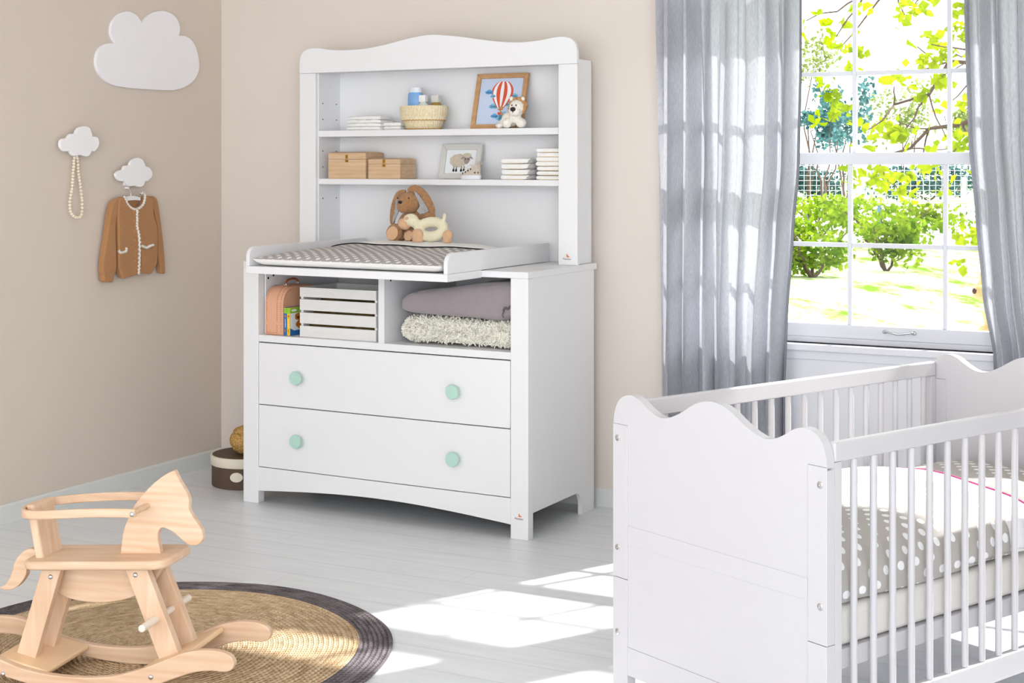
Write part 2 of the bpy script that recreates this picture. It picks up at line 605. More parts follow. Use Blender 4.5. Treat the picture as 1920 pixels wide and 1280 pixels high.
tt = MB().box(UW0, UW0 + 0.03, 0, 0.2, ZW0, ZW1 + 0.36).box(UW1 - 0.03, UW1, 0, 0.2, ZW0, ZW1 + 0.36).box(UW0, UW1, 0.03, 0.2, ZW0, ZW0 + 0.022).box(UW0, UW1, 0, 0.2, ZW1 + 0.33, ZW1 + 0.36)
tt.build('window_frame', M_trim, win2, bevel=0.003)
MB().box(UW0 + 0.03, UW1 - 0.03, 0.098, 0.102, 2.268, ZW1 + 0.33).build('pane', M_glass, win2)

# ------------------------------------------------------------------ curtains
M_curt = cloth('grey_linen', '#c6c8d0', 0.36, '#babac0', (700, 700, 45), 0.28, 0.2)
M_hem = cloth('grey_linen_hem', '#8a8d94', 0.12, None, (700, 700, 45), 0.12, 0.1)
def curtain(name, label, left, right, folds, seed, hem_side):
    """left/right: u of each edge as a function of height; hangs from a rail above the picture"""
    rnd = random.Random(seed)
    root = thing(name, label, 'curtain', BACK, group='grey curtains framing the window')
    ph = [rnd.uniform(-0.6, 0.6) for _ in range(6)]
    def depth(a, z):
        t = (2.6 - z) / 2.6
        warp = a + 0.018 * math.sin(2 * math.pi * (a * 1.7 + 0.3 * z) + ph[0]) + 0.010 * math.sin(2 * math.pi * (a * 4.1 + z * 0.35) + ph[1])
        am = 0.026 + 0.016 * math.sin(2 * math.pi * a * 1.3 + ph[2]) + 0.012 * t
        d = am * math.sin(2 * math.pi * folds * warp + ph[3])
        d += 0.010 * math.sin(2 * math.pi * folds * 2 * warp + ph[4] + 0.8 * z) * (1 - 0.5 * t)
        return d
    def pt(a, b):
        z = 0.015 + (2.66 - 0.015) * b
        u0, u1 = left(z), right(z)
        s = a + 0.010 * math.sin(2 * math.pi * folds * a * 2)
        return (u0 + (u1 - u0) * min(1, max(0, s)), -0.115 + depth(a, z), z)
    MB().grid(pt, 260, 70).build('drape', M_curt, root, smooth=180, normals=False)
    aa = (0.975, 1.0) if hem_side > 0 else (0.0, 0.025)
    def hp(a, b):
        p = pt(aa[0] + (aa[1] - aa[0]) * a, b)
        return (p[0] + 0.001 * hem_side, p[1] + 0.004, p[2])
    MB().grid(hp, 8, 70).build('hem', M_hem, root, smooth=180, normals=False, solid=0.002)
    return root
def interp(tab):
    def f(z):
        if z <= tab[0][0]: return tab[0][1]
        for (z0, a), (z1, b) in zip(tab, tab[1:]):
            if z <= z1:
                t = (z - z0) / (z1 - z0); t = t * t * (3 - 2 * t) * 0.5 + t * 0.5
                return a + (b - a) * t
        return tab[-1][1]
    return f
curtain('curtain', 'grey linen curtain hanging left of the window beside the changing unit', interp([(0.0, 0.352), (0.5, 0.352), (1.4, 0.342), (2.7, 0.342)]),
        interp([(0.0, 0.885), (0.56, 0.890), (0.87, 0.902), (1.2, 0.928), (1.5, 0.955), (1.9, 0.966), (2.7, 0.970)]), 7.5, 3, 1)
curtain('curtain', 'grey linen curtain hanging right of the window, cut by the picture edge', interp([(0.0, 1.73), (0.76, 1.705), (1.0, 1.665), (1.3, 1.640), (1.6, 1.617), (2.1, 1.605), (2.7, 1.60)]),
        interp([(0.0, 1.985), (2.7, 1.95)]), 5.0, 12, -1)

# ------------------------------------------------------------------ garden beyond the window
def leaf_mat(name, c1, c2, trans=0.5):
    m = bpy.data.materials.new(name); m.use_nodes = True
    nt = m.node_tree; nt.nodes.clear()
    o = nt.nodes.new('ShaderNodeOutputMaterial')
    d = nt.nodes.new('ShaderNodeBsdfDiffuse'); t = nt.nodes.new('ShaderNodeBsdfTranslucent')
    mx = nt.nodes.new('ShaderNodeMixShader'); mx.inputs[0].default_value = trans
    n = nt.nodes.new('ShaderNodeTexNoise'); n.inputs['Scale'].default_value = 4.0
    nt.links.new(coords(nt), n.inputs['Vector'])
    r = nt.nodes.new('ShaderNodeValToRGB')
    r.color_ramp.elements[0].position = 0.35; r.color_ramp.elements[1].position = 0.65
    r.color_ramp.elements[0].color = lin(c1); r.color_ramp.elements[1].color = lin(c2)
    nt.links.new(n.outputs[0], r.inputs[0])
    nt.links.new(r.outputs[0], d.inputs[0]); nt.links.new(r.outputs[0], t.inputs[0])
    nt.links.new(d.outputs[0], mx.inputs[1]); nt.links.new(t.outputs[0], mx.inputs[2])
    nt.links.new(mx.outputs[0], o.inputs[0])
    return m
LEAF_Y = leaf_mat('yellow_green_leaves', '#7d9410', '#a8b414')
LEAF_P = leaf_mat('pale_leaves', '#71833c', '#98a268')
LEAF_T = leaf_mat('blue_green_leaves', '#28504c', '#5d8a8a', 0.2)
LEAF_G = leaf_mat('green_leaves', '#567a18', '#93a828', 0.35)
M_bark = mat('bark', '#5a4a40', 0.9, 0.2, 0.2, 20, 0.4, 60)
M_lawn, _nt, _b = principled('lawn')
_n = _nt.nodes.new('ShaderNodeTexNoise'); _n.inputs['Scale'].default_value = 0.9; _n.inputs['Detail'].default_value = 12; _n.inputs['Roughness'].default_value = 0.75
_nt.links.new(coords(_nt, (1.6, 0.35, 1)), _n.inputs['Vector'])
_r = _nt.nodes.new('ShaderNodeValToRGB')
_r.color_ramp.elements[0].position = 0.40; _r.color_ramp.elements[1].position = 0.56
_r.color_ramp.elements[0].color = lin('#5d7a26'); _r.color_ramp.elements[1].color = lin('#c4cba6')
_nt.links.new(_n.outputs[0], _r.inputs[0]); _nt.links.new(_r.outputs[0], _b.inputs['Base Color'])
_b.inputs['Roughness'].default_value = 1.0; _b.inputs['Specular IOR Level'].default_value = 0.0
lw_ = MB(); lw_.add([(-30, 9.0, -0.02), (0, 7.4, -0.02), (5.2, 4.9, -0.02), (60, 4.9, -0.02), (60, 140, -0.02), (-30, 140, -0.02)], [(0, 1, 2, 3, 4, 5)])
lw_ = lw_.build('lawn', M_lawn); struct(lw_)
pth = MB().box(-20, 60, 27, 54, -0.015, 0.01).build('gravel_path', mat('pale_gravel', '#e4e2dc', 1.0, 0.1, 0.05, 2))
struct(pth)

def add_leaves(mb, rnd, c, rad, n, size, mi=0, droop=0.0):
    for _ in range(n):
        while True:
            p = Vector((rnd.uniform(-1, 1), rnd.uniform(-1, 1), rnd.uniform(-1, 1)))
            if p.length < 1: break
        p = Vector((p.x * rad[0], p.y * rad[1], p.z * rad[2])) + Vector(c)
        s = size * rnd.uniform(0.6, 1.3)
        a = Vector((rnd.gauss(0, 1), rnd.gauss(0, 1), rnd.gauss(0, 0.8) - droop)).normalized()
        b = a.cross(Vector((rnd.gauss(0, 1), rnd.gauss(0, 1), rnd.gauss(0, 1)))).normalized()
        nn = a.cross(b) * s * 0.12
        mb.add([p - a * s * 0.5, p - a * 0.1 * s + b * s * 0.38 + nn, p + a * 0.28 * s + b * s * 0.2, p + a * s * 0.55, p + a * 0.28 * s - b * s * 0.2, p - a * 0.1 * s - b * s * 0.38 + nn],
               [(0, 1, 2, 3), (0, 3, 4, 5)], mi)

def branch(mb, p0, p1, r0, r1, rnd, sag=0.15, n=7):
    p0, p1 = Vector(p0), Vector(p1)
    pts, rr = [], []
    for i in range(n + 1):
        t = i / n
        q = p0.lerp(p1, t) + Vector((rnd.uniform(-1, 1), rnd.uniform(-1, 1), rnd.uniform(-1, 1))) * 0.05 * (p1 - p0).length * math.sin(math.pi * t)
        q.z -= sag * t * (1 - t)
        pts.append(q); rr.append(r0 + (r1 - r0) * t)
    mb.tube(pts, rr, 6)
    return pts

# maple whose boughs hang into the upper panes
rnd = random.Random(5)
t = tag(bpy.data.objects.new('maple_tree', None), 'maple tree with yellow-green leaves on bare twigs across the upper panes', 'tree'); C.objects.link(t)
t.location = (4.9, 11.5, 0)
tk = MB(); branch(tk, (0, 0, -0.05), (-0.2, 0.2, 2.2), 0.16, 0.12, rnd); branch(tk, (-0.2, 0.2, 2.2), (-0.3, 0, 4.6), 0.12, 0.05, rnd)
tk.build('trunk', M_bark, t, smooth=180)
bo, lf = MB(), MB()
ends = []
for (s, e) in (((-0.3, 0, 3.9), (-2.3, -0.7, 2.75)), ((-0.25, 0.1, 3.1), (-2.0, -0.4, 1.95)), ((-0.3, 0, 4.2), (-2.6, 0.2, 3.3)), ((-0.2, 0.2, 2.6), (-1.5, -1.0, 1.75)), ((-0.3, 0, 3.6), (-1.6, -1.2, 2.3)), ((-0.3, 0.1, 2.4), (-1.9, 0.5, 1.55))):
    pts = branch(bo, s, e, 0.035, 0.010, rnd, 0.3)
    for q in pts[2:]:
        for _ in range(2):
            e2 = q + Vector((rnd.uniform(-0.5, 0.25), rnd.uniform(-0.4, 0.4), rnd.uniform(-0.45, 0.15)))
            branch(bo, q, e2, 0.009, 0.004, rnd, 0.06, 4)
            ends.append(e2)
bo.build('branches', M_bark, t, smooth=180)
for q in ends:
    k = rnd.random()
    add_leaves(lf, rnd, q, (0.16, 0.16, 0.13), rnd.choice((2, 6, 9)), 0.095, 0, 0.5)
# hanging clusters seen in the panes
for (px, py, n, r_) in ((1740, 115, 26, 0.09), (1775, 100, 22, 0.08), (1700, 20, 16, 0.10), (1655, 240, 20, 0.10), (1680, 255, 16, 0.08), (1580, 205, 14, 0.07), (1560, 185, 14, 0.08), (1800, 60, 22, 0.10), (1795, 20, 14, 0.08),
                        (1610, 100, 12, 0.07), (1600, 130, 12, 0.07), (1730, 180, 10, 0.08), (1760, 155, 16, 0.08), (1640, 335, 26, 0.12), (1690, 345, 20, 0.12), (1600, 330, 14, 0.10), (1760, 340, 12, 0.12), (1750, 75, 14, 0.08), (1805, 265, 18, 0.09), (1565, 215, 12, 0.06),
                        (1620, 15, 10, 0.1), (1810, 440, 14, 0.08), (1830, 450, 14, 0.08), (1800, 500, 10, 0.07), (1545, 165, 10, 0.08), (1530, 225, 8, 0.08)):
    Y = 10.6 + rnd.uniform(-0.5, 0.5)
    add_leaves(lf, rnd, ((px - CXP) / FX * Y - 4.9, Y - 11.5, 1.5 - (py - YH) / FX * Y), (r_, r_, r_ * 0.8), n, 0.075, 0, 0.3)
lf.build('foliage', LEAF_Y, t, normals=False)

def shrub(name, label, cat, x, Y, zc, rad, n, size, material, seed, stems=5, group=None):
    rnd = random.Random(seed)
    t = bpy.data.objects.new(name, None); C.objects.link(t); t.location = (x, Y, 0)
    tag(t, label, cat, group)
    st = MB()
    for k in range(stems):
        a = rnd.uniform(0, 6.28)
        branch(st, (0.01 * math.cos(a), 0.01 * math.sin(a), -0.03), (0.6 * rad[0] * math.cos(a), 0.6 * rad[1] * math.sin(a), zc + 0.4 * rad[2]), 0.022 * min(2.0, max(1, zc)), 0.01, rnd, 0.0)
    st.build('stems', M_bark, t, smooth=180)
    l = MB()
    for k in range(14):
        c = (rnd.uniform(-0.65, 0.65) * rad[0], rnd.uniform(-0.6, 0.6) * rad[1], zc + rnd.uniform(-0.6, 0.6) * rad[2])
        add_leaves(l, rnd, c, (rad[0] * 0.42, rad[1] * 0.42, rad[2] * 0.42), n // 14, size)
    l.build('foliage', material, t, normals=False)
    return t
def gx(px, Y): return (px - CXP) / FX * Y
shrub('bush', 'yellow-green bush on the lawn in the lower left panes', 'bush', gx(1512, 20.0), 19.6, 0.40, (0.74, 0.5, 0.42), 1150, 0.085, LEAF_G, 11)
shrub('bush', 'dense green bush on the lawn behind the middle lower panes', 'bush', gx(1662, 20.8), 20.8, 0.42, (0.60, 0.5, 0.46), 1150, 0.085, LEAF_G, 12)
shrub('bush', 'low loose yellowish bush behind the middle lower panes, above the green one', 'bush', gx(1640, 27), 26.0, 0.55, (1.9, 0.5, 0.42), 1000, 0.11, LEAF_G, 13)
shrub('bush', 'sparse pale bush far behind the left lower panes', 'bush', gx(1530, 30), 29.5, 0.55, (1.1, 0.5, 0.45), 800, 0.11, LEAF_G, 14)
# blue-green conifers and pale crowns far behind
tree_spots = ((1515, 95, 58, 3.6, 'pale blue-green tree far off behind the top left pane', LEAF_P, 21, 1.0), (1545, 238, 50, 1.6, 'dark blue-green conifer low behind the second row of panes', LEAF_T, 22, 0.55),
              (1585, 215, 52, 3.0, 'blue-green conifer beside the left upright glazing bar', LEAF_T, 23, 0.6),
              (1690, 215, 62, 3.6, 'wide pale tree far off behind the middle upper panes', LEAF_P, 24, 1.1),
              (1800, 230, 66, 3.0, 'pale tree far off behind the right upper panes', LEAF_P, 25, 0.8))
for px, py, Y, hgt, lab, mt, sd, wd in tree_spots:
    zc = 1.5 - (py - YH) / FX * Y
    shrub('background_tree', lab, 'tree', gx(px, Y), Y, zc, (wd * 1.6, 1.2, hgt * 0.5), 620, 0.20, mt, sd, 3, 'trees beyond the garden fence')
# clipped hedge behind the wire fence
for px, sd, wd, lab in ((1525, 31, 1.5, 'dark hedge behind the wire fence in the left pane below the meeting rail'), (1742, 32, 2.7, 'dark hedge behind the wire fence right of the left glazing bar, below the meeting rail')):
    shrub('hedge', lab, 'hedge', gx(px, 60), 60, 0.85, (wd, 0.5, 0.85), 1900, 0.16, LEAF_T, sd, 4)
# wire fence
M_wire = mat('galvanised_wire', '#dfe6ea', 0.6)
fe = bpy.data.objects.new('wire_fence', None); C.objects.link(fe); fe.location = (0, 56, 0)
tag(fe, 'pale wire mesh fence on white posts across the far end of the garden', 'fence')
wm = MB()
for k in range(46): x = 9.5 + k * 0.24; wm.box(x - 0.008, x + 0.008, -0.008, 0.008, 0.05, 1.45)
for k in range(8): wm.box(9.5, 20.5, -0.008, 0.008, 0.1 + k * 0.19, 0.115 + k * 0.19)
wm.build('mesh_panel', M_wire, fe)
for k in range(5): x = 10.4 + 2.3 * k; MB().box(x - 0.07, x + 0.07, -0.06, 0.06, 0, 1.0).build('post', M_trim, fe, bevel=0.01)
# two slim blue-grey posts at the path
M_post = mat('blue_grey_post', '#3f6478', 0.7)
for px, lab in ((1513, 'slim blue-grey post by the path behind the left lower pane'), (1649, 'slim blue-grey post by the path behind the middle lower pane')):
    Y = 33.0
    o = MB().prism([(-0.05, 0), (0.05, 0), (0.05, 0.5), (0.0, 0.56), (-0.05, 0.5)], -0.05, 0.05, 'y').lathe([(0.045, 0.50), (0.045, 0.56), (0.0, 0.60)], 12).build('post', M_post)
    o.location = (gx(px, Y), Y, 0); tag(o, lab, 'post', 'slim posts by the garden path')

# ------------------------------------------------------------------ changing dresser
H = 1.0685
dr = thing('changing_dresser', 'wide white dresser with two drawers with mint knobs and two open compartments', 'dresser', CAB)
W_, D_ = 1.434, 0.62
for a, b in ((0.0, 0.083), (1.354, 1.434)): MB().box(a, b, 0, 0.045, 0.0, H - 0.026).build('front_post', M_white, dr, bevel=0.003)
for x0, x1, nm in ((0.004, 0.024, 'side_panel'), (1.410, 1.430, 'side_panel')):
    pts = [(0.045, 0.10), (0.44, 0.10)] + [(0.44 + 0.06 * math.sin(R(a)), 0.04 + 0.06 * math.cos(R(a))) for a in range(10, 91, 10)] + [(0.50, 0.0), (D_, 0.0), (D_, H - 0.026), (0.045, H - 0.026)]
    MB().prism(pts, x0, x1, 'x').build(nm, M_white, dr, bevel=0.0015)
# inner lining of the open compartments with drilled holes
MB().box(1.347, 1.354, 0.0455, 0.6, 0.7455, 1.042).build('inner_lining', M_white, dr)
m = MB().box(0.083, 0.09, 0.0455, 0.6, 0.7455, 1.042)
for y, z in ((0.062, 0.992), (0.100, 1.003)):
    m.lathe([(0.006, 0.0), (0.006, 0.0006)], 12, (0.0902, y, z), Matrix.Rotation(R(90), 4, 'Y'), 1)
m.build('inner_lining', [M_white, M_hole_shade], dr)
MB().box(0.0, W_, 0.0, 0.64, H - 0.026, H).build('top_board', M_white, dr, bevel=0.002)
MB().box(0.083, 1.354, 0.004, 0.60, 0.715, 0.745).build('compartment_floor', M_white, dr, bevel=0.0015)
MB().box(0.716, 0.746, 0.006, 0.60, 0.745, H - 0.026).lathe([(0.006, 0.0), (0.006, 0.0006)], 12, (0.7462, 0.055, 1.008), Matrix.Rotation(R(90), 4, 'Y'), 1).build('divider', [M_white, M_hole_shade], dr, bevel=0.0015)
MB().box(0.02, 1.414, 0.60, 0.612, 0.10, H - 0.026).build('back_panel', M_white, dr)
# apron with a shallow arch
arch = [(0.083 + (1.354 - 0.083) * k / 24, 0.056 + 0.033 * math.sin(math.pi * k / 24)) for k in range(25)]
MB().prism(arch + [(1.354, 0.161), (0.083, 0.161)], 0.002, 0.02, 'y').build('apron', M_white, dr, bevel=0.001)
MB().box(0.083, 1.354, 0.03, 0.6, 0.145, 0.160).box(0.083, 1.354, 0.02, 0.03, 0.16, 0.715).build('drawer_gap_shade', M_hole_shade, dr)  # near-black sheet, painted shade behind the drawer joints
def drawer(z0, z1, zk):
    d = MB().box(0.0855, 1.3515, 0.0015, 0.0195, z0, z1).build('drawer', M_white, dr, bevel=0.0015)
    for x in (0.306, 1.097):
        k = MB().lathe([(0.010, 0.0), (0.010, 0.014), (0.026, 0.017), (0.030, 0.022), (0.0305, 0.028), (0.028, 0.033), (0.0, 0.0345)], 36, (x, 0.0015, zk), Matrix.Rotation(R(90), 4, 'X'))
        k.build('knob', M_mint, d, smooth=50)
drawer(0.4405, 0.7105, 0.571)
drawer(0.1645, 0.4365, 0.296)

def logo(parent, x, y, z, s):
    """small stuck-on maker's mark: brown lettering under an orange squirrel-like leaf"""
    cu = bpy.data.curves.new('lettering', 'FONT'); cu.body = 'Pinolino'; cu.size = s * 0.36; cu.extrude = 0.0002; cu.align_x = 'CENTER'
    to = bpy.data.objects.new('tmp', cu); C.objects.link(to)
    bpy.context.view_layer.update()
    me = bpy.data.meshes.new_from_object(to.evaluated_get(bpy.context.evaluated_depsgraph_get()))
    bpy.data.objects.remove(to)
    m = MB()
    m.v = [(x + v.co.x, y - v.co.z - 0.0004, z + v.co.y) for v in me.vertices]
    for p in me.polygons: m.f.append(tuple(p.vertices)); m.mi.append(0)
    m.prism([(x + s * a, z + s * b) for a, b in ((-0.30, 0.34), (-0.12, 0.38), (0.02, 0.42), (-0.08, 0.60), (0.0, 0.82), (0.10, 0.62), (0.16, 0.52), (0.30, 0.50), (0.40, 0.36))], y - 0.0008, y, 'y', 1)
    return m.build('maker_mark', [M_brown, M_orange], parent)
logo(dr, 1.393, 0.0, 0.080, 0.032)

# ------------------------------------------------------------------ changing top
ct = thing('changing_tray', 'white changing tray with two rounded side boards on the dresser', 'changing tray', CAB)
MB().box(0.232, 1.222, -0.27, -0.0012, 1.040, 1.0705).build('front_shelf', M_white, ct, bevel=0.002)
MB().box(0.25, 1.20, -0.02, 0.42, H + 0.0003, H + 0.0035).build('base_board', M_white, ct)
sp = [(-0.27, 1.0708), (0.60, 1.0708), (0.60, 1.152)] + [(-0.27 + 0.045 - 0.045 * math.sin(R(a)), 1.152 - 0.045 + 0.045 * math.cos(R(a))) for a in range(0, 91, 15)]
MB().prism(sp, 0.232, 0.250, 'x').build('side_board', M_white, ct, bevel=0.0025)
MB().prism(sp, 1.204, 1.222, 'x').build('side_board', M_white, ct, bevel=0.0025)

# ------------------------------------------------------------------ changing mat
M_dots = dotted('grey_dotted_cotton', '#b3aeaa', '#f4f4f6', 0.049, 0.0098)
cm = thing('changing_mat', 'grey changing mat with white dots and white head end on the changing tray', 'changing mat', CAB)
MX0, MX1, MY0, MY1 = 0.262, 1.192, -0.262, 0.43
def padz(a, b):
    x, y = 2 * a - 1, 2 * b - 1
    e = max(0, (1 - abs(x) ** 2.6)) ** 0.5 * (max(0, (1 - abs(y) ** 2.4)) ** 0.6 if y < 0 else max(0, (1 - abs(y) ** 9)) ** 0.5)
    q_ = min(1, max(0, (b - 0.50) / 0.34)); p_ = min(1, max(0, a / 0.75)); lift = 0.032 + 0.014 * (1 - p_ * p_ * (3 - 2 * p_)) * (1 - q_) + 0.024 * q_ * q_ * (3 - 2 * q_)
    wr = 0.002 * math.sin(23 * a + 5 * b) * math.sin(17 * b + 3)
    return e * (lift + wr)
def ptop(a, b):
    a, b = (1 - math.cos(math.pi * a)) / 2 * 0.5 + a * 0.5, (1 - math.cos(math.pi * b)) / 2 * 0.5 + b * 0.5
    return (MX0 + (MX1 - MX0) * a, MY0 + (MY1 - MY0) * b, 1.101 + padz(a, b))
def pbot(a, b):
    a, b = (1 - math.cos(math.pi * a)) / 2, (1 - math.cos(math.pi * b)) / 2
    x, y = 2 * a - 1, 2 * b - 1
    e = max(0, (1 - abs(x) ** 24)) ** 0.5 * max(0, (1 - abs(y) ** 24)) ** 0.5
    return (MX0 + (MX1 - MX0) * a, MY0 + (MY1 - MY0) * b, 1.101 - 0.0275 * e)
m = MB()
m.grid(ptop, 60, 44, 0, lambda a, b: tuple(ptop(a, b)[:2]))
m.grid(pbot, 60, 60, 1)
m.build('padded_body', [M_dots, M_cotton], cm, smooth=180, normals=False)
def edge_line(a): return 0.62 + 0.10 * (2 * a - 1) ** 2 + 0.012 * math.sin(9 * a)
MB().grid(lambda a, b: tuple(Vector(ptop(0.03 + 0.94 * a, edge_line(a) + (0.985 - edge_line(a)) * b)) + Vector((0, 0, 0.004 * (1 - b) + 0.0015))), 50, 14).build('head_cover', M_cotton, cm, smooth=180, normals=False, solid=0.002)
pp = [tuple(Vector(ptop(0.05 + 0.9 * k / 40, edge_line(0.02 + 0.96 * k / 40) - 0.003)) + Vector((0, 0, 0.0035))) for k in range(41)]
MB().tube(pp, 0.0028, 6).build('black_piping', M_black, cm, smooth=180)

# ------------------------------------------------------------------ shelf hutch
hu = thing('shelf_hutch', 'white shelf top with curved crown and two shelves standing on the dresser', 'shelf', CAB)
VH = 0.44
crown = spline([(-0.020, 1.975), (-0.012, 2.010), (0.012, 2.034), (0.050, 2.043), (0.098, 2.041), (0.160, 2.032), (0.25, 2.027), (0.35, 2.030), (0.456, 2.043), (0.56, 2.062), (0.64, 2.074), (0.7085, 2.079),
                (0.777, 2.074), (0.86, 2.064), (0.961, 2.048), (1.067, 2.033), (1.167, 2.027), (1.257, 2.032), (1.319, 2.041), (1.367, 2.043), (1.405, 2.034), (1.429, 2.010), (1.437, 1.975)], 4)
MB().prism([(-0.020, 1.926)] + crown + [(1.437, 1.926)], VH - 0.002, VH + 0.018, 'y').build('crown_board', M_white, hu, bevel=0.002, smooth=30)
for a, b in ((-0.020, 0.072), (1.347, 1.437)): MB().box(a, b, VH, VH + 0.018, H + 0.0006, 1.9255).build('front_post', M_white, hu, bevel=0.002)
for a, b, sgn in ((0.022, 0.078, 1), (1.386, 1.412, -1)):
    m = MB().box(a, b, VH + 0.018, 0.638, H + 0.0006, 1.950)
    if sgn == 1:
        for z in (1.785, 1.710, 1.561, 1.486, 1.338):
            for y in (0.49, 0.60): m.lathe([(0.0035, 0.0), (0.0035, 0.0006)], 10, (b, y, z), Matrix.Rotation(R(90), 4, 'Y'), 1)
    m.build('side_panel', [M_white, M_hole_shade], hu, bevel=0.0015)
MB().box(0.022, 1.412, 0.630, 0.637, H + 0.0006, 1.950).build('back_panel', M_white, hu)
MB().box(0.0782, 1.3858, VH + 0.019, 0.629, 1.935, 1.950).build('top_panel', M_white, hu)
ZS1, ZS2 = 1.656, 1.431
MB().box(0.0782, 1.3858, VH + 0.019, 0.629, ZS1 - 0.029, ZS1).build('shelf_board', M_white, hu, bevel=0.0015)
MB().box(0.0782, 1.3858, VH + 0.019, 0.629, ZS2 - 0.026, ZS2).build('shelf_board', M_white, hu, bevel=0.0015)
logo(hu, 1.388, VH, 1.092, 0.032)

# ------------------------------------------------------------------ upper shelf: cloths, basket, bottles, picture, lion
def cloth_layer(wd, dp, th, seed):
    """one folded cloth: a flattened roll with its rounded fold in front"""
    rnd = random.Random(seed); p = rnd.uniform(0, 6)
    prof = rrect(-dp / 2, dp / 2, 0, th, th * 0.48, 4)
    m = MB(); n = 14; L = len(prof)
    vs = []
    for i in range(n + 1):
        x = -wd / 2 + wd * i / n
        k = 1 - 0.10 * abs(2 * i / n - 1) ** 6
        for y, z in prof: vs.append((x, y * k + 0.0012 * math.sin(p + i), z * k + 0.0006 * math.sin(2 * p + i * 1.3) * (z > th / 2)))
    fs = [(i * L + k, i * L + (k + 1) % L, (i + 1) * L + (k + 1) % L, (i + 1) * L + k) for i in range(n) for k in range(L)]
    fs += [tuple(range(L)), tuple(range(n * L, n * L + L))]
    m.add(vs, fs)
    return m
z = ZS1 + 0.0005
for k, lab in enumerate(('thin white folded cloth at the bottom of the left stack on the top shelf', 'thin white folded cloth second from the bottom of the left stack on the top shelf', 'thin white folded cloth second from the top of the left stack on the top shelf', 'thin white folded cloth on top of the left stack on the top shelf')):
    o = cloth_layer(0.185 - 0.006 * (k == 3), 0.12, 0.0158, k).build('folded_cloth', M_cotton, smooth=50)
    put(tag(o, lab, 'cloth', 'white cloths on the top shelf'), CAB, 0.315 + 0.002 * (k % 2), 0.535, z + k * 0.0162, 0.01 * (k - 1))
for k, lab in enumerate(('wide white folded cloth lying flat between the thin cloth stack and the basket', 'wide white folded cloth on top of the low pile beside the basket')):
    o = cloth_layer(0.095, 0.11, 0.0170, 9 + k).build('folded_cloth', M_cotton, smooth=50)
    put(tag(o, lab, 'cloth', 'white cloths on the top shelf'), CAB, 0.457, 0.555, z + k * 0.0176, 0)

def weave_mat(name, c1, c2, sc_, bump=0.8):
    m, nt, b = principled(name)
    v = coords(nt, sc_)
    n = nt.nodes.new('ShaderNodeTexVoronoi'); n.inputs['Scale'].default_value = 1.0
    nt.links.new(v, n.inputs['Vector'])
    r = nt.nodes.new('ShaderNodeValToRGB')
    r.color_ramp.elements[0].position = 0.1; r.color_ramp.elements[1].position = 0.7
    r.color_ramp.elements[0].color = lin(c1); r.color_ramp.elements[1].color = lin(c2)
    nt.links.new(n.outputs[0], r.inputs[0]); nt.links.new(r.outputs[0], b.inputs['Base Color'])
    b.inputs['Roughness'].default_value = 0.8; b.inputs['Specular IOR Level'].default_value = 0.2
    add_bump(nt, b, mathn(nt, 'SUBTRACT', 1.0, n.outputs[0]), bump, 0.004)
    return m
M_rope = weave_mat('cream_woven_cord', '#f4ead2', '#e3d2aa', (170, 170, 60), 0.5)
M_straw = weave_mat('seagrass', '#e3c184', '#b98b48', (90, 90, 150), 0.9)
bk = thing('woven_basket', 'cream woven oval basket with turned-down rim holding bottles on the top shelf', 'basket', CAB, 0.603, 0.547, ZS1 + 0.0005)
wob = lambda a, j: 1 + 0.012 * math.cos(44 * a)
m = MB().lathe([(0.078, 0.0), (0.088, 0.003), (0.101, 0.045), (0.112, 0.098), (0.106, 0.100), (0.096, 0.045), (0.08, 0.008)], 176, sx=1.0, sy=0.66, wob=wob)
m.build('basket_body', M_rope, bk, smooth=60)
m = MB().lathe([(0.1035, 0.044), (0.109, 0.043), (0.1165, 0.075), (0.1205, 0.103), (0.117, 0.109), (0.109, 0.106), (0.107, 0.098), (0.106, 0.07)], 176, sx=1.0, sy=0.66, wob=wob)
m.build('turned_rim', M_rope, bk, smooth=60)
for zz, rr in ((0.043, 0.1085), (0.004, 0.0885)):
    MB().tube([((rr + 0.001 * math.sin(40 * a)) * math.cos(a), (rr) * 0.66 * math.sin(a), zz + 0.0016 * math.sin(40 * a)) for a in [2 * math.pi * k / 240 for k in range(240)]], 0.0022, 6, closed=True).build('tan_edging', mat('tan_cord', '#c99d5e', 0.8, 0.2, 0.1, 200), bk, smooth=180)

M_blue = mat('blue_plastic', '#7fb0e4', 0.35, 0.5, 0.02, 20)
M_cap = mat('milky_cap', '#dfe6ec', 0.3, 0.5, 0.01, 20)
M_clearb = mat('clear_bottle', '#dbe2dc', 0.15, 0.5, 0.02, 20)
M_wcap = mat('white_cap', '#f3f1f2', 0.35, 0.5, 0.01, 20)
M_amber = mat('amber_oil', '#a88237', 0.25, 0.5, 0.05, 40)
M_graycap = mat('pale_cap', '#d8d6d0', 0.4, 0.5, 0.01, 20)
b1 = thing('lotion_bottle', 'blue bottle with milky cap standing in the woven basket', 'bottle', CAB, 0.556, 0.55, ZS1 + 0.012, group='bottles in the basket')
MB().lathe([(0.026, 0), (0.031, 0.006), (0.036, 0.07), (0.0385, 0.12), (0.037, 0.150), (0.032, 0.160)], 28, sy=0.7).build('bottle_body', M_blue, b1, smooth=50)
MB().lathe([(0.032, 0.160), (0.0325, 0.166), (0.032, 0.182), (0.0, 0.184)], 28, sy=0.7).build('cap', M_cap, b1, smooth=50)
b2 = thing('oil_bottle', 'clear bottle with square white cap at the front of the woven basket', 'bottle', CAB, 0.611, 0.53, ZS1 + 0.012, group='bottles in the basket')
MB().lathe([(0.024, 0), (0.032, 0.006), (0.034, 0.075), (0.030, 0.095), (0.018, 0.110), (0.015, 0.114)], 28, sy=0.7).build('bottle_body', M_clearb, b2, smooth=50)
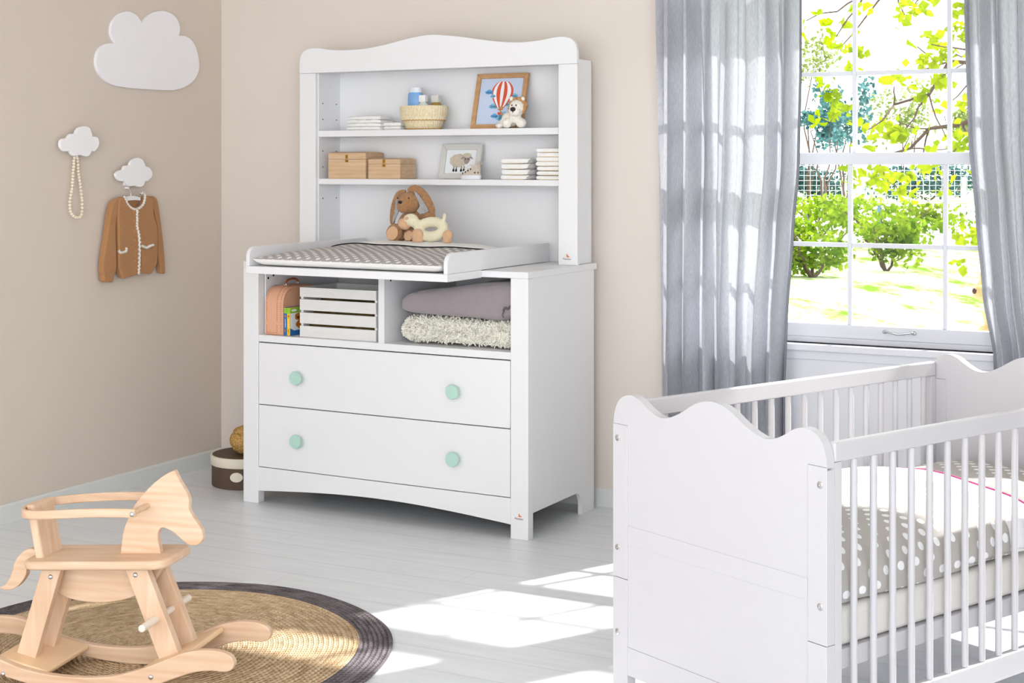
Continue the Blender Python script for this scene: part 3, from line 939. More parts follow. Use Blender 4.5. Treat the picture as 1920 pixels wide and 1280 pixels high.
MB().box(-0.0175, 0.0175, -0.013, 0.013, 0.114, 0.146).build('cap', M_wcap, b2, bevel=0.003)
b3 = thing('oil_bottle', 'amber bottle with pale grey cap at the right in the woven basket', 'bottle', CAB, 0.662, 0.558, ZS1 + 0.012, group='bottles in the basket')
MB().lathe([(0.020, 0), (0.028, 0.006), (0.029, 0.085), (0.026, 0.104), (0.020, 0.112)], 28, sy=0.7).build('bottle_body', M_amber, b3, smooth=50)
MB().box(-0.019, 0.019, -0.013, 0.013, 0.112, 0.146).build('cap', M_graycap, b3, bevel=0.003)

def frame_shape(m, wd, ht, rail, th, mi=0, z0=0.0):
    m.prism([(-wd / 2, z0), (wd / 2, z0), (wd / 2 - rail, z0 + rail), (-wd / 2 + rail, z0 + rail)], 0, th, 'y', mi)
    m.prism([(-wd / 2, z0 + ht), (wd / 2, z0 + ht), (wd / 2 - rail, z0 + ht - rail), (-wd / 2 + rail, z0 + ht - rail)], 0, th, 'y', mi)
    m.prism([(-wd / 2, z0), (-wd / 2, z0 + ht), (-wd / 2 + rail, z0 + ht - rail), (-wd / 2 + rail, z0 + rail)], 0, th, 'y', mi)
    m.prism([(wd / 2, z0), (wd / 2, z0 + ht), (wd / 2 - rail, z0 + ht - rail), (wd / 2 - rail, z0 + rail)], 0, th, 'y', mi)
bf = thing('framed_picture', 'oak picture frame with a red and white hot-air balloon print on the top shelf', 'picture frame', CAB, 0.985, 0.536, ZS1 + 0.0015, 0.0)
bf.rotation_euler = (R(-15), 0, -CAB.yaw)
FW, FH = 0.262, 0.258
m = MB(); frame_shape(m, FW, FH, 0.021, 0.018)
m.build('frame', M_oak, bf, bevel=0.0015)
M_sky = mat('print_sky_blue', '#c9d6ee', 0.6, 0.3, 0.01, 10)
M_red = mat('print_red', '#dd5a3c', 0.6, 0.3, 0.04, 60)
M_cl1 = mat('print_cloud_blue', '#86c1e2', 0.6, 0.3, 0.03, 60)
M_cl2 = mat('print_cloud_bright', '#6aaee0', 0.6, 0.3, 0.03, 60)
M_wp = mat('print_white', '#f4f5f8', 0.6, 0.3, 0.01, 30)
IW, IH = FW - 0.042, FH - 0.042
def fx(a): return -IW / 2 + a * IW
def fz(b): return FH - 0.021 - b * IH
m = MB().box(-IW / 2 - 0.004, IW / 2 + 0.004, 0.010, 0.014, 0.017, FH - 0.017, 0)
def cloudp(cx, cy, wd, k, y=0.0094):
    h_ = wd * 0.55
    for dx, dy, r in ((-0.32, 0.05, 0.24), (0.0, -0.10, 0.33), (0.32, 0.05, 0.24), (-0.1, 0.15, 0.25), (0.2, 0.15, 0.22)):
        m.prism([(fx(cx) + wd * IW * dx + wd * IW * r * math.cos(R(t)), fz(cy) - wd * IW * dy * 0.8 + wd * IW * r * 0.72 * math.sin(R(t))) for t in range(0, 360, 24)], y, 0.0101, 'y', k)
for a in ((0.36, 0.60, 0.20, 2), (0.71, 0.56, 0.18, 2), (0.82, 0.38, 0.15, 2), (0.62, 0.83, 0.34, 2), (0.41, 0.81, 0.16, 3)): cloudp(*a)
def bal(t):                                             # half width of the envelope at height t (0 crown .. 1 mouth)
    return 0.245 * (math.sin(math.pi * min(1, 0.06 + t * 0.94) ** 0.80) ** 0.75 if t < 0.45 else 0.245 / 0.245 * (0.985 * (1 - ((t - 0.45) / 0.55) ** 1.45 * 0.80)))
def gore(a0, a1, k, y):
    N = 22; Lf, Rt = [], []
    for i in range(N + 1):
        t = i / N; zz = fz(0.07 + 0.60 * t); hw = bal(t)
        Lf.append((fx(0.53 + a0 * hw), zz)); Rt.append((fx(0.53 + a1 * hw), zz))
    m.prism(Lf + Rt[::-1], y, 0.0100, 'y', k)
gore(-1, 1, 4, 0.0092)
for a0, a1 in ((-1.02, -0.86), (-0.56, -0.20), (0.13, 0.46), (0.82, 1.02)): gore(a0, a1, 1, 0.0088)
cloudp(0.22, 0.29, 0.17, 3, 0.0086); cloudp(0.32, 0.38, 0.12, 2, 0.0086); cloudp(0.74, 0.65, 0.09, 3, 0.0086)
m.box(fx(0.47), fx(0.58), 0.0086, 0.0101, fz(0.685), fz(0.67), 1)
m.prism([(fx(0.475), fz(0.735)), (fx(0.575), fz(0.735)), (fx(0.555), fz(0.79)), (fx(0.49), fz(0.79))], 0.0086, 0.0101, 'y', 1)
m.build('print', [M_sky, M_red, M_cl1, M_cl2, M_wp], bf)

def rx(a, b=0, c=0):
    return (Matrix.Rotation(R(c), 3, 'Z') @ Matrix.Rotation(R(b), 3, 'Y') @ Matrix.Rotation(R(a), 3, 'X'))
M_plc = mat('cream_plush', '#f6f1e6', 0.95, 0.1, 0.04, 60, 0.5, 220, sheen=0.3)
M_mane = mat('tan_mane', '#d9a263', 0.95, 0.1, 0.12, 120, 0.8, 260, sheen=0.3)
M_feat = mat('black_stitching', '#151210', 0.6)
li = thing('plush_lion', 'small cream plush lion with tan mane in front of the balloon picture', 'plush toy', CAB, 1.095, 0.474, ZS1 + 0.0005, 0.0)
m = MB()
m.ell((-0.012, 0.022, 0.040), (0.042, 0.034, 0.034)).ell((-0.042, 0.020, 0.020), (0.030, 0.026, 0.020))
m.ell((0.052, 0.004, 0.022), (0.024, 0.024, 0.022)).ell((-0.010, -0.012, 0.022), (0.022, 0.024, 0.022)).ell((0.025, 0.0, 0.05), (0.028, 0.026, 0.030)).ell((-0.052, -0.004, 0.012), (0.018, 0.020, 0.012))
m.build('plush_body', M_plc, li, remesh=0.003)
m = MB()
m.ell((0.040, -0.012, 0.088), (0.037, 0.034, 0.036)).ell((0.040, -0.036, 0.072), (0.029, 0.020, 0.022))
m.build('head', M_plc, li, remesh=0.003)
m = MB(); rnd = random.Random(4)
for k in range(34):
    a = -35 + 250 * k / 33
    m.ell((0.040 + 0.036 * math.cos(R(a)), -0.006 + rnd.uniform(-0.008, 0.012), 0.092 + 0.036 * math.sin(R(a))), (0.009, 0.012, 0.009), None, 8)
m.ell((0.040, 0.006, 0.096), (0.042, 0.026, 0.038))
m.build('mane', M_mane, li, smooth=180)
MB().ell((0.012, -0.012, 0.128), (0.010, 0.007, 0.010)).build('ear', M_plc, li, smooth=180)
MB().ell((0.068, -0.012, 0.126), (0.010, 0.007, 0.010)).build('ear', M_plc, li, smooth=180)
m = MB().ell((0.042, -0.055, 0.080), (0.013, 0.006, 0.010)).ell((0.031, -0.0425, 0.098), (0.003, 0.003, 0.004)).ell((0.051, -0.043, 0.098), (0.003, 0.003, 0.004)).ell((0.042, -0.056, 0.072), (0.002, 0.002, 0.008))
m.build('nose_and_eyes', M_feat, li, smooth=180)
MB().tube(spline([(-0.045, 0.03, 0.045), (-0.06, 0.02, 0.075), (-0.055, 0.0, 0.088), (-0.045, -0.006, 0.090)], 5), 0.0035, 6).ell((-0.040, -0.008, 0.090), (0.010, 0.007, 0.006)).build('tail', M_mane, li, smooth=180)

# ------------------------------------------------------------------ lower shelf: boxes, sheep picture, shoes, nappies
def wooden_box(lab, u, wd, dp, ht, v=0.467):
    t = thing('wooden_box', lab, 'box', CAB, u, v, ZS2 + 0.0005, 0.0, 'lidded wooden boxes on the lower shelf')
    zl = ht * 0.72
    MB().box(0, wd, 0, dp, 0, zl - 0.0008).build('box_body', M_box, t, bevel=0.002)
    prof = [(0, zl)] + [(dp * k / 8, ht - 0.006 + 0.006 * math.sin(math.pi * k / 8)) for k in range(9)] + [(dp, zl)]
    MB().prism(prof, 0, wd, 'x').build('lid', M_box, t, bevel=0.002)
    m = MB()
    cx = wd * 0.50
    m.box(cx - 0.007, cx + 0.007, -0.0015, 0.0005, zl + 0.004, zl + 0.020).box(cx - 0.009, cx + 0.009, -0.0015, 0.0005, zl - 0.014, zl - 0.004)
    m.tube([(cx + 0.005 * math.cos(a), -0.003, zl + 0.002 + 0.009 * math.sin(a)) for a in [2 * math.pi * k / 12 for k in range(12)]], 0.0012, 6, closed=True)
    m.ell((cx, -0.003, zl - 0.008), 0.0035, None, 8)
    m.build('clasp', M_brass, t, bevel=0.0004)
wooden_box('larger light wooden box with brass clasp at the left end of the lower shelf', 0.125, 0.212, 0.150, 0.126)
wooden_box('smaller light wooden box with brass clasp right of the larger wooden box', 0.350, 0.176, 0.135, 0.096)

M_silver = mat('silver_frame_paint', '#d3d1cc', 0.4, 0.5, 0.02, 30)
M_mat = mat('white_picture_mount', '#e9ecee', 0.7, 0.2, 0.01, 20)
M_wool = mat('felt_beige', '#cbbfad', 0.95, 0.1, 0.08, 90, 0.3, 200)
M_face = mat('felt_grey_brown', '#9f948b', 0.95, 0.1, 0.05, 90)
sf = thing('framed_picture', 'pale grey picture frame with a felt sheep on the lower shelf', 'picture frame', CAB, 0.776, 0.560, ZS2 + 0.0015)
sf.rotation_euler = (R(-14), 0, -CAB.yaw)
SW, SH = 0.212, 0.164
m = MB(); frame_shape(m, SW, SH, 0.026, 0.016); m.build('frame', M_silver, sf, bevel=0.0025)
MB().box(-SW / 2 + 0.02, SW / 2 - 0.02, 0.010, 0.013, 0.02, SH - 0.02).build('mount', M_mat, sf)
m = MB()
bod = []
for k in range(60):
    a = 2 * math.pi * k / 60
    bod.append((-0.014 + 0.046 * math.cos(a) * (1 + 0.03 * math.cos(9 * a)), 0.088 + 0.031 * math.sin(a) * (1 + 0.04 * math.cos(9 * a))))
m.prism(bod, 0.0085, 0.0100, 'y', 0)
m.prism([(0.030 + 0.021 * math.cos(R(a)) * (1 + 0.06 * math.cos(R(7 * a))), 0.112 + 0.011 * math.sin(R(a))) for a in range(0, 360, 12)], 0.0068, 0.0100, 'y', 0)
m.prism([(0.030 + 0.0165 * math.cos(R(a)) * (1 - 0.25 * max(0, -math.sin(R(a)))), 0.092 + 0.021 * math.sin(R(a))) for a in range(0, 360, 15)], 0.0074, 0.0100, 'y', 1)
for s in (-1, 1): m.prism([(0.030 + s * 0.015, 0.108), (0.030 + s * 0.026, 0.103), (0.030 + s * 0.032, 0.094), (0.030 + s * 0.026, 0.095), (0.030 + s * 0.016, 0.100)], 0.0070, 0.0100, 'y', 1)
for x in (-0.034, -0.020, 0.006, 0.020):
    m.prism([(x - 0.004, 0.045), (x + 0.004, 0.045), (x + 0.003, 0.062), (x - 0.003, 0.062)], 0.0085, 0.0100, 'y', 1)
    m.prism([(x + 0.005 * math.cos(R(a)), 0.042 + 0.007 * math.sin(R(a))) for a in range(0, 360, 30)], 0.0082, 0.0100, 'y', 2)
for x in (0.023, 0.038): m.prism([(x + 0.0028 * math.cos(R(a)), 0.094 + 0.0032 * math.sin(R(a))) for a in range(0, 360, 30)], 0.0066, 0.0100, 'y', 2)
m.build('felt_sheep', [M_wool, M_face, M_feat], sf)

M_sole = mat('pale_rubber_sole', '#e2e5ec', 0.6, 0.3, 0.01, 30)
M_shoe = mat('sand_knit', '#cfc2b3', 0.95, 0.1, 0.08, 150, 0.4, 300)
def baby_shoe(lab, u, v, turn):
    t = thing('baby_shoe', lab, 'shoe', CAB, u, v, ZS2 + 0.0008, turn, 'pair of baby shoes on the lower shelf')
    # toe towards -x, heel at +x
    ol = [(0.052 * math.cos(R(a)), (0.024 - 0.004 * math.cos(R(a))) * math.sin(R(a))) for a in range(0, 360, 15)]
    m = MB()
    for (k, zz, nk, zk) in ((0.94, 0.0, 1.0, 0.006), (1.0, 0.006, 1.0, 0.018)):
        n = len(ol)
        m.add([(x * k, y * k, zz) for x, y in ol] + [(x * nk, y * nk, zk) for x, y in ol], [(i, (i + 1) % n, n + (i + 1) % n, n + i) for i in range(n)] + [tuple(range(n))[::-1], tuple(range(n, 2 * n))])
    m.build('sole', M_sole, t, smooth=50)
    m = MB(); n = len(ol); rings = []
    for zz, kx, ky, dx in ((0.016, 0.97, 0.94, 0), (0.028, 0.93, 0.90, 0.001), (0.040, 0.76, 0.82, 0.010), (0.052, 0.56, 0.72, 0.021), (0.064, 0.48, 0.66, 0.026)):
        rings.append([(x * kx + dx, y * ky, zz + (0.006 if x > 0.03 and zz > 0.05 else 0)) for x, y in ol])
    rings.append([(x * 0.40 + 0.027, y * 0.54, 0.060) for x, y in ol]); rings.append([(x * 0.38 + 0.026, y * 0.50, 0.025) for x, y in ol])
    vs = [p for r_ in rings for p in r_]
    fs = [(j * n + i, j * n + (i + 1) % n, (j + 1) * n + (i + 1) % n, (j + 1) * n + i) for j in range(len(rings) - 1) for i in range(n)] + [tuple(range((len(rings) - 1) * n, len(rings) * n))]
    m.add(vs, fs); m.build('upper', M_shoe, t, smooth=60)
    m = MB()
    for k in range(4):
        x = -0.030 + 0.013 * k; zz = 0.031 + 0.0085 * k
        m.tube(spline([(x - 0.006, -0.0215, zz - 0.008), (x, -0.012, zz + 0.004), (x + 0.002, 0, zz + 0.007), (x, 0.012, zz + 0.004), (x - 0.006, 0.019, zz - 0.008)], 4), 0.0026, 6)
    m.build('laces', M_wcap, t, smooth=180)
    m = MB().ell((0.032, -0.0215, 0.030), (0.0030, 0.002, 0.0042), None, 8).ell((0.046, -0.016, 0.030), (0.0026, 0.002, 0.0042), None, 8)
    for k in range(4):
        x = -0.033 + 0.014 * k; m.ell((x + 0.002, -0.0215, 0.027 + 0.006 * k), (0.0032, 0.002, 0.0040), None, 8)
    m.build('eyelets', M_feat, t, smooth=180)
    m = MB()
    for y in (-0.014, 0.012): MB().prism([(0.040, 0.064), (0.054, 0.064), (0.052, 0.080)], y - 0.003, y + 0.003, 'y').build('ear', M_shoe, t, bevel=0.001)
baby_shoe('sand-coloured baby shoe with dark eye spots, front one beside the sheep picture', 0.893, 0.479, -0.02)
baby_shoe('sand-coloured baby shoe half hidden behind the front shoe and touching the sheep picture', 0.862, 0.532, -0.12)

M_nap = mat('nappy_white', '#f0efec', 0.9, 0.2, 0.02, 30, 0.25, 120)
M_napl = mat('nappy_tan_edge', '#d9bd90', 0.9, 0.2, 0.04, 60)
def nappy(wd, dp, th, seed):
    rnd = random.Random(seed); m = MB()
    prof = rrect(-wd / 2, wd / 2, 0, th, th * 0.47, 4)
    n = 10; L = len(prof); vs = []
    for i in range(n + 1):
        y = -dp / 2 + dp * i / n
        k = 1 - 0.18 * abs(2 * i / n - 1) ** 5
        for x, zz in prof: vs.append((x * (1 - 0.03 * abs(2 * i / n - 1) ** 4) + 0.001 * math.sin(i + seed), y, th / 2 + (zz - th / 2) * k + 0.0015 * math.sin(x * 60 + seed) * (zz > th / 2)))
    m.add(vs, [(i * L + k, i * L + (k + 1) % L, (i + 1) * L + (k + 1) % L, (i + 1) * L + k) for i in range(n) for k in range(L)] + [tuple(range(L)), tuple(range(n * L, n * L + L))])
    o = m.build('nappy', M_nap, smooth=60)
    MB().box(-wd * 0.34, wd * 0.34, -dp / 2 - 0.0012, -dp / 2 + 0.001, 0.0, 0.0022).build('elastic_edge', M_napl, o)
    q = MB()
    for k in range(3):
        q.tube(spline([(wd / 2 - 0.03 + 0.008 * k, -dp / 2 + 0.004, th * 0.3), (wd / 2 - 0.012 + 0.008 * k, -dp / 2 + 0.002, th * 0.8), (wd / 2 - 0.008 + 0.006 * k, -dp / 2 + 0.01, th * 0.9)], 4), 0.0022, 6)
    q.build('frill', M_nap, o, smooth=180)
    return o
ords = ('bottom', 'second', 'third', 'fourth', 'fifth', 'sixth', 'seventh')
for k in range(4):
    o = nappy(0.135, 0.10, (0.0205, 0.0255, 0.0245, 0.0215)[k], k)
    put(tag(o, 'folded white nappy, %s of the lower left pile on the lower shelf' % ('bottom', 'second from bottom', 'third from bottom', 'topmost')[k], 'nappy', 'folded nappies on the lower shelf'), CAB, 1.112 + 0.003 * (k % 2) - 0.004 * (k == 3), 0.525, ZS2 + 0.0006 + (0, 0.0207, 0.0464, 0.0711)[k], 0.03 * (k - 1))
for k in range(7):
    o = nappy(0.128, 0.10, 0.0193, 20 + k)
    put(tag(o, 'folded white nappy, %s of the tall right pile on the lower shelf' % ('bottom', 'second from bottom', 'third from bottom', 'middle', 'third from top', 'second from top', 'topmost')[k], 'nappy', 'folded nappies on the lower shelf'), CAB, 1.283 + 0.002 * (k % 3), 0.525, ZS2 + 0.0006 + 0.0197 * k, 0.01 * (k % 2))

# ------------------------------------------------------------------ plush toys on the changing mat
M_rab = mat('brown_plush', '#bd8a5c', 0.95, 0.1, 0.2, 110, 1.0, 240, sheen=0.3)
M_rsole = mat('tan_plush', '#d9b08c', 0.95, 0.1, 0.05, 60, 0.3, 200, sheen=0.3)
M_lining = mat('grey_striped_lining', '#a9a7a8', 0.95, 0.1, 0.35, 8, 0.2, 100, (60, 6, 6))
M_rsheep = mat('pale_yellow_plush', '#e9e1c4', 0.95, 0.1, 0.04, 60, 0.4, 200, sheen=0.3)
ZP = 1.1550
rb = thing('plush_rabbit', 'brown plush rabbit with long drooping ears sitting on the changing mat', 'plush toy', CAB, 0.0, 0.365, ZP)
m = MB()
m.ell((0.648, 0.012, 0.078), (0.050, 0.036, 0.066)).ell((0.606, -0.004, 0.088), (0.018, 0.020, 0.042), rx(0, 25)).ell((0.600, -0.014, 0.052), (0.016, 0.018, 0.03), rx(0, -15))
m.ell((0.705, 0.010, 0.105), (0.042, 0.020, 0.020), rx(0, -10)).ell((0.746, 0.0, 0.116), (0.030, 0.020, 0.019))
m.ell((0.612, -0.016, 0.024), (0.030, 0.045, 0.022)).ell((0.672, -0.014, 0.022), (0.030, 0.045, 0.020))
m.ell((0.596, -0.052, 0.040), (0.042, 0.018, 0.042), rx(-12, 20)).ell((0.678, -0.050, 0.031), (0.036, 0.018, 0.031), rx(-12, -20))
m.build('plush_body', M_rab, rb, remesh=0.0035)
m = MB().ell((0.645, -0.012, 0.172), (0.054, 0.046, 0.050)).ell((0.638, -0.040, 0.158), (0.036, 0.022, 0.032))
m.build('head', M_rab, rb, remesh=0.0035)
m = MB().ell((0.6335, -0.063, 0.176), (0.010, 0.005, 0.007)).ell((0.612, -0.050, 0.194), (0.0035, 0.003, 0.0035)).ell((0.668, -0.048, 0.194), (0.0035, 0.003, 0.0035))
m.build('nose_and_eyes', M_feat, rb, smooth=180)
def flat_ear(pts, w, nm='ear'):
    p = spline(pts, 5)
    q = MB().tube(p, [0.006 + (w - 0.006) * math.sin(math.pi * min(1, 0.08 + 0.92 * i / (len(p) - 1))) ** 0.5 for i in range(len(p))], 10, flat=1.0)
    for i, v in enumerate(q.v): q.v[i] = (v[0], -0.004 + (v[1] + 0.004) * 0.45, v[2])
    return q
flat_ear([(0.625, 0.0, 0.218), (0.590, -0.005, 0.207), (0.570, -0.010, 0.160), (0.560, -0.014, 0.112), (0.557, -0.016, 0.073)], 0.019).build('ear', M_rab, rb, smooth=180)
flat_ear([(0.640, 0.0, 0.222), (0.672, -0.002, 0.234), (0.712, -0.004, 0.212), (0.742, -0.008, 0.178), (0.762, -0.010, 0.145), (0.768, -0.008, 0.125)], 0.021).build('ear', M_rab, rb, smooth=180)
m = MB()
for pts in ([(0.592, 0.192), (0.602, 0.175), (0.596, 0.135), (0.575, 0.095), (0.566, 0.078), (0.562, 0.090), (0.574, 0.140), (0.580, 0.180)], [(0.682, 0.224), (0.704, 0.205), (0.735, 0.165), (0.752, 0.136), (0.735, 0.134), (0.712, 0.150), (0.698, 0.180), (0.680, 0.212)]):
    c = [(x, z) for x, z in spline(pts, 4, True)]
    MB().prism(c, -0.0135 - 0.004, -0.0125, 'y').build('ear_lining', M_lining, rb, bevel=0.001)
MB().ell((0.596, -0.0695, 0.038), (0.030, 0.004, 0.032), rx(-12, 20)).build('foot_pad', M_rsole, rb, smooth=180)
MB().ell((0.680, -0.0665, 0.029), (0.025, 0.004, 0.023), rx(-12, -20)).build('foot_pad', M_rsole, rb, smooth=180)

rg = thing('plush_ring_rattle', 'pale yellow plush ring with animal head and tan feet leaning on the brown rabbit', 'plush toy', CAB, 0.0, 0.295, ZP)
m = MB()
m.tube([(0.800 + 0.062 * math.cos(a), 0.012 * math.sin(a), 0.060 + 0.031 * math.sin(a)) for a in [2 * math.pi * k / 40 for k in range(40)]], 0.0235, 14, closed=True)
m.ell((0.733, 0.0, 0.078), (0.038, 0.022, 0.024), rx(0, 15)).ell((0.697, -0.004, 0.098), (0.038, 0.028, 0.030)).ell((0.862, 0.006, 0.112), (0.010, 0.007, 0.020), rx(0, 8))
m.build('plush_body', M_rsheep, rg, remesh=0.0035)
MB().ell((0.668, -0.014, 0.081), (0.031, 0.026, 0.024), rx(0, 30)).build('muzzle', M_rsole, rg, smooth=180)
MB().ell((0.690, -0.0305, 0.107), (0.012, 0.004, 0.007)).build('patch', M_rsole, rg, smooth=180)
m = MB().ell((0.750, -0.034, 0.036), (0.030, 0.018, 0.028)).ell((0.750, -0.030, 0.014), (0.029, 0.022, 0.014)); m.build('foot', M_rsole, rg, remesh=0.003)
m = MB().ell((0.895, -0.020, 0.036), (0.026, 0.016, 0.025)).ell((0.890, -0.016, 0.014), (0.022, 0.018, 0.014)); m.build('foot', M_rsole, rg, remesh=0.003)

# ------------------------------------------------------------------ compartments: suitcase, books, crate, blankets
ZF = 0.7455
M_case = mat('salmon_leatherboard', '#e2ab8b', 0.55, 0.35, 0.03, 12, 0.1, 300)
M_stitch = mat('red_brown_stitching', '#b0644a', 0.7, 0.2, 0.05, 60)
M_handle = mat('terracotta_handle', '#a9553b', 0.5, 0.4, 0.05, 40)
su = thing('toy_suitcase', 'salmon pink stitched toy suitcase standing at the left end of the compartment', 'suitcase', CAB, 0.098, 0.030, ZF)
cz = rrect(0.0, 0.27, 0.0, 0.212, 0.06, 7, (0, 0, 1, 1))
cz = [(0.004, 0.0), (0.266, 0.0), (0.27, 0.004)] + rrect(0.0, 0.27, 0.0, 0.212, 0.075, 8, (0, 0, 1, 1))[2:] + [(0.0, 0.004)]
cz = [p for i, p in enumerate(cz) if i == 0 or (Vector(p) - Vector(cz[i - 1])).length > 1e-5]
MB().prism(cz, 0.0, 0.098, 'x').build('case_body', M_case, su, bevel=0.004, smooth=30)
def inset(pts, d):
    cx = sum(p[0] for p in pts) / len(pts); cz_ = sum(p[1] for p in pts) / len(pts)
    return [(cx + (x - cx) * (1 - d / 0.135), cz_ + (z - cz_) * (1 - d / 0.106)) for x, z in pts]
m = MB()
def stitches(path, m, r=0.0011, step=0.009):
    acc = 0
    for a, b in zip(path, path[1:]):
        a, b = Vector(a), Vector(b); L = (b - a).length
        if L < 1e-6: continue
        t = step - acc if acc else 0
        while t < L:
            p = a + (b - a) * (t / L); q = a + (b - a) * (min(L, t + step * 0.55) / L)
            m.tube([p, q], r, 5); t += step
        acc = L - (t - step)
for xx in (0.010, 0.066, 0.088):
    pth_ = [(xx, 0.035 * 0 + p[0], p[1]) for p in cz]
    fr_ = [(xx, -0.0006, 0.012 + 0.012 * k) for k in range(11)]
    stitches(fr_, m)
    stitches([(xx, 0.075 - 0.0757 * math.cos(a), 0.137 + 0.0757 * math.sin(a)) for a in [math.pi / 2 * k / 10 for k in range(11)]], m)
stitches([(0.0985, 0.012 + 0.0 * k, 0.012 + 0.012 * k) for k in range(11)], m)
stitches([(0.0985, 0.075 - 0.064 * math.cos(a), 0.137 + 0.064 * math.sin(a)) for a in [math.pi / 2 * k / 10 for k in range(11)]], m)
stitches([(0.010 + 0.008 * k, -0.0006, 0.010) for k in range(10)], m)
m.build('stitching', M_stitch, su)
MB().tube(spline([(0.047, 0.085, 0.214), (0.047, 0.088, 0.226), (0.047, 0.11, 0.236), (0.047, 0.15, 0.238), (0.047, 0.175, 0.228), (0.047, 0.178, 0.214)], 5), 0.005, 8).build('handle', M_handle, su, smooth=180)
m = MB()
for y in (0.086, 0.177): m.box(0.040, 0.054, y - 0.004, y + 0.004, 0.211, 0.222)
for o_ in (m,): o_.build('handle_rivets', M_steel, su, bevel=0.001)

M_pg = mat('book_green', '#8fc531', 0.5); M_pb = mat('book_blue', '#1f6db5', 0.5); M_py = mat('book_yellow', '#f0c12c', 0.5)
M_paper = mat('paper_edge', '#e9e4d8', 0.9); M_pw = mat('cover_white', '#eef0f5', 0.45); M_dog = mat('cover_orange_brown', '#c47a22', 0.5, 0.3, 0.25, 60); M_dk = mat('cover_dark_red', '#6e231d', 0.5)
def book(nm, lab, u, spine, cover):
    t = thing(nm, lab, 'book', CAB, u, 0.035, ZF + 0.0004, 0.0, 'small books between suitcase and crate')
    hb = 0.121; th = 0.0165; dp = 0.125
    MB().box(0.0015, th - 0.0015, 0.001, dp - 0.002, 0.002, hb - 0.002).build('pages', M_paper, t)
    m = MB().box(0, th, 0, 0.0012, 0, hb, 0)
    m.box(0, 0.0013, 0.0012, dp, 0, hb, 0).box(th - 0.0013, th, 0.0012, dp, 0, hb, 2)
    m.box(0.0004, th - 0.0004, -0.0004, 0.0001, hb - 0.024, hb, 1)
    m.lathe([(0.0045, 0), (0.0045, 0.0006)], 16, (th / 2, 0.0, hb - 0.036), Matrix.Rotation(R(90), 4, 'X'), 3)
    m.box(0.005, 0.0095, -0.0005, 0.0001, 0.014, 0.026, 3)
    # vertical lettering strokes on the spine
    rnd = random.Random(u)
    for k in range(7): m.box(0.006, 0.006 + rnd.uniform(0.002, 0.005), -0.0005, 0.0001, 0.036 + k * 0.0055, 0.0395 + k * 0.0055, 4)
    # cover picture on the right-hand side
    x0, x1 = th - 0.0001, th + 0.0004
    m.box(x0, x1, 0.0, dp * 0.55, hb - 0.024, hb, 1)
    m.prism([(0.028 + 0.02 * math.cos(R(a)), hb - 0.012 + 0.005 * math.sin(R(a))) for a in range(0, 360, 20)], x0, x1 + 0.0002, 'x', 4)
    m.prism([(0.068 + 0.036 * math.cos(R(a)) * (1 + 0.12 * math.cos(R(3 * a))), 0.080 + 0.016 * math.sin(R(a))) for a in range(0, 360, 15)], x0, x1 + 0.0001, 'x', 3)
    m.prism([(0.074 + 0.034 * math.cos(R(a)), 0.046 + 0.018 * math.sin(R(a)) * (1 + 0.15 * math.cos(R(4 * a)))) for a in range(0, 360, 15)], x0, x1 + 0.0001, 'x', 3)
    m.prism([(0.066 + 0.018 * math.cos(R(a)), 0.076 + 0.006 * math.sin(R(a))) for a in range(0, 360, 30)], x0, x1 + 0.0003, 'x', 5)
    m.prism([(0.0, 0.0), (dp * 0.9, 0.0), (dp * 0.9, 0.022), (0.03, 0.020), (0.0, 0.032)], x0, x1 + 0.0002, 'x', 6)
    m.build('cover', [spine, M_pg, M_pw, M_dog, M_wp, M_dk, M_pb], t)
book('picture_book', 'small book with blue and green spine beside the pink suitcase', 0.198, M_pb, None)
book('picture_book', 'small yellow and green book with brown animals on its cover beside white crate', 0.2155, M_py, None)

M_crate = mat('crate_white_wash', '#e3e2df', 0.7, 0.3, 0.03, 14, 0.12, 120, (1, 1, 5))
cr = thing('slatted_crate', 'white slatted wooden crate with four boards per side in the left compartment', 'crate', CAB, 0.288, 0.030, ZF + 0.0003)
CW_, CD_ = 0.400, 0.27
zs = ((0.0, 0.048), (0.0585, 0.106), (0.1165, 0.164), (0.1745, 0.216))
for z0, z1 in zs:
    MB().box(0, CW_, 0, 0.009, z0, z1).build('front_board', M_crate, cr, bevel=0.001)
    MB().box(0, CW_, CD_ - 0.009, CD_, z0, z1).build('back_board', M_crate, cr, bevel=0.001)
for x0 in (0.0, CW_ - 0.013):
    MB().box(x0, x0 + 0.013, 0.0092, CD_ - 0.0092, 0.0, 0.216).build('end_board', M_crate, cr, bevel=0.001)
MB().box(0.0132, CW_ - 0.0132, 0.0092, CD_ - 0.0092, 0.002, 0.010).build('base', M_crate, cr)
M_ol = mat('olive_brown_cloth', '#5a4a2c', 0.95, 0.1, 0.4, 25, 0.4, 60)
cl = thing('brown_bundle', 'dark olive-brown bundle inside the white slatted crate', 'cloth', CAB, 0.49, 0.165, ZF + 0.0115)
def bundle(a, b):
    x, y = 2 * a - 1, 2 * b - 1
    return (0.175 * x, 0.115 * y, 0.175 * (max(0, 1 - x ** 6) ** 0.5) * (max(0, 1 - y ** 6) ** 0.5) * (0.93 + 0.07 * math.sin(7 * a + 4 * b)))
m = MB().grid(bundle, 24, 16).box(-0.17, 0.17, -0.11, 0.11, 0.0, 0.004)
m.build('folded_cloth', M_ol, cl, smooth=180)
M_fel = mat('grey_fleece', '#9c9296', 0.98, 0.1, 0.03, 30, 0.15, 300, sheen=0.4)
bl = thing('folded_blanket', 'folded grey blanket with dark stitched edge on top of the cream fleece', 'blanket', CAB, 0.0, 0.0, 0.0)
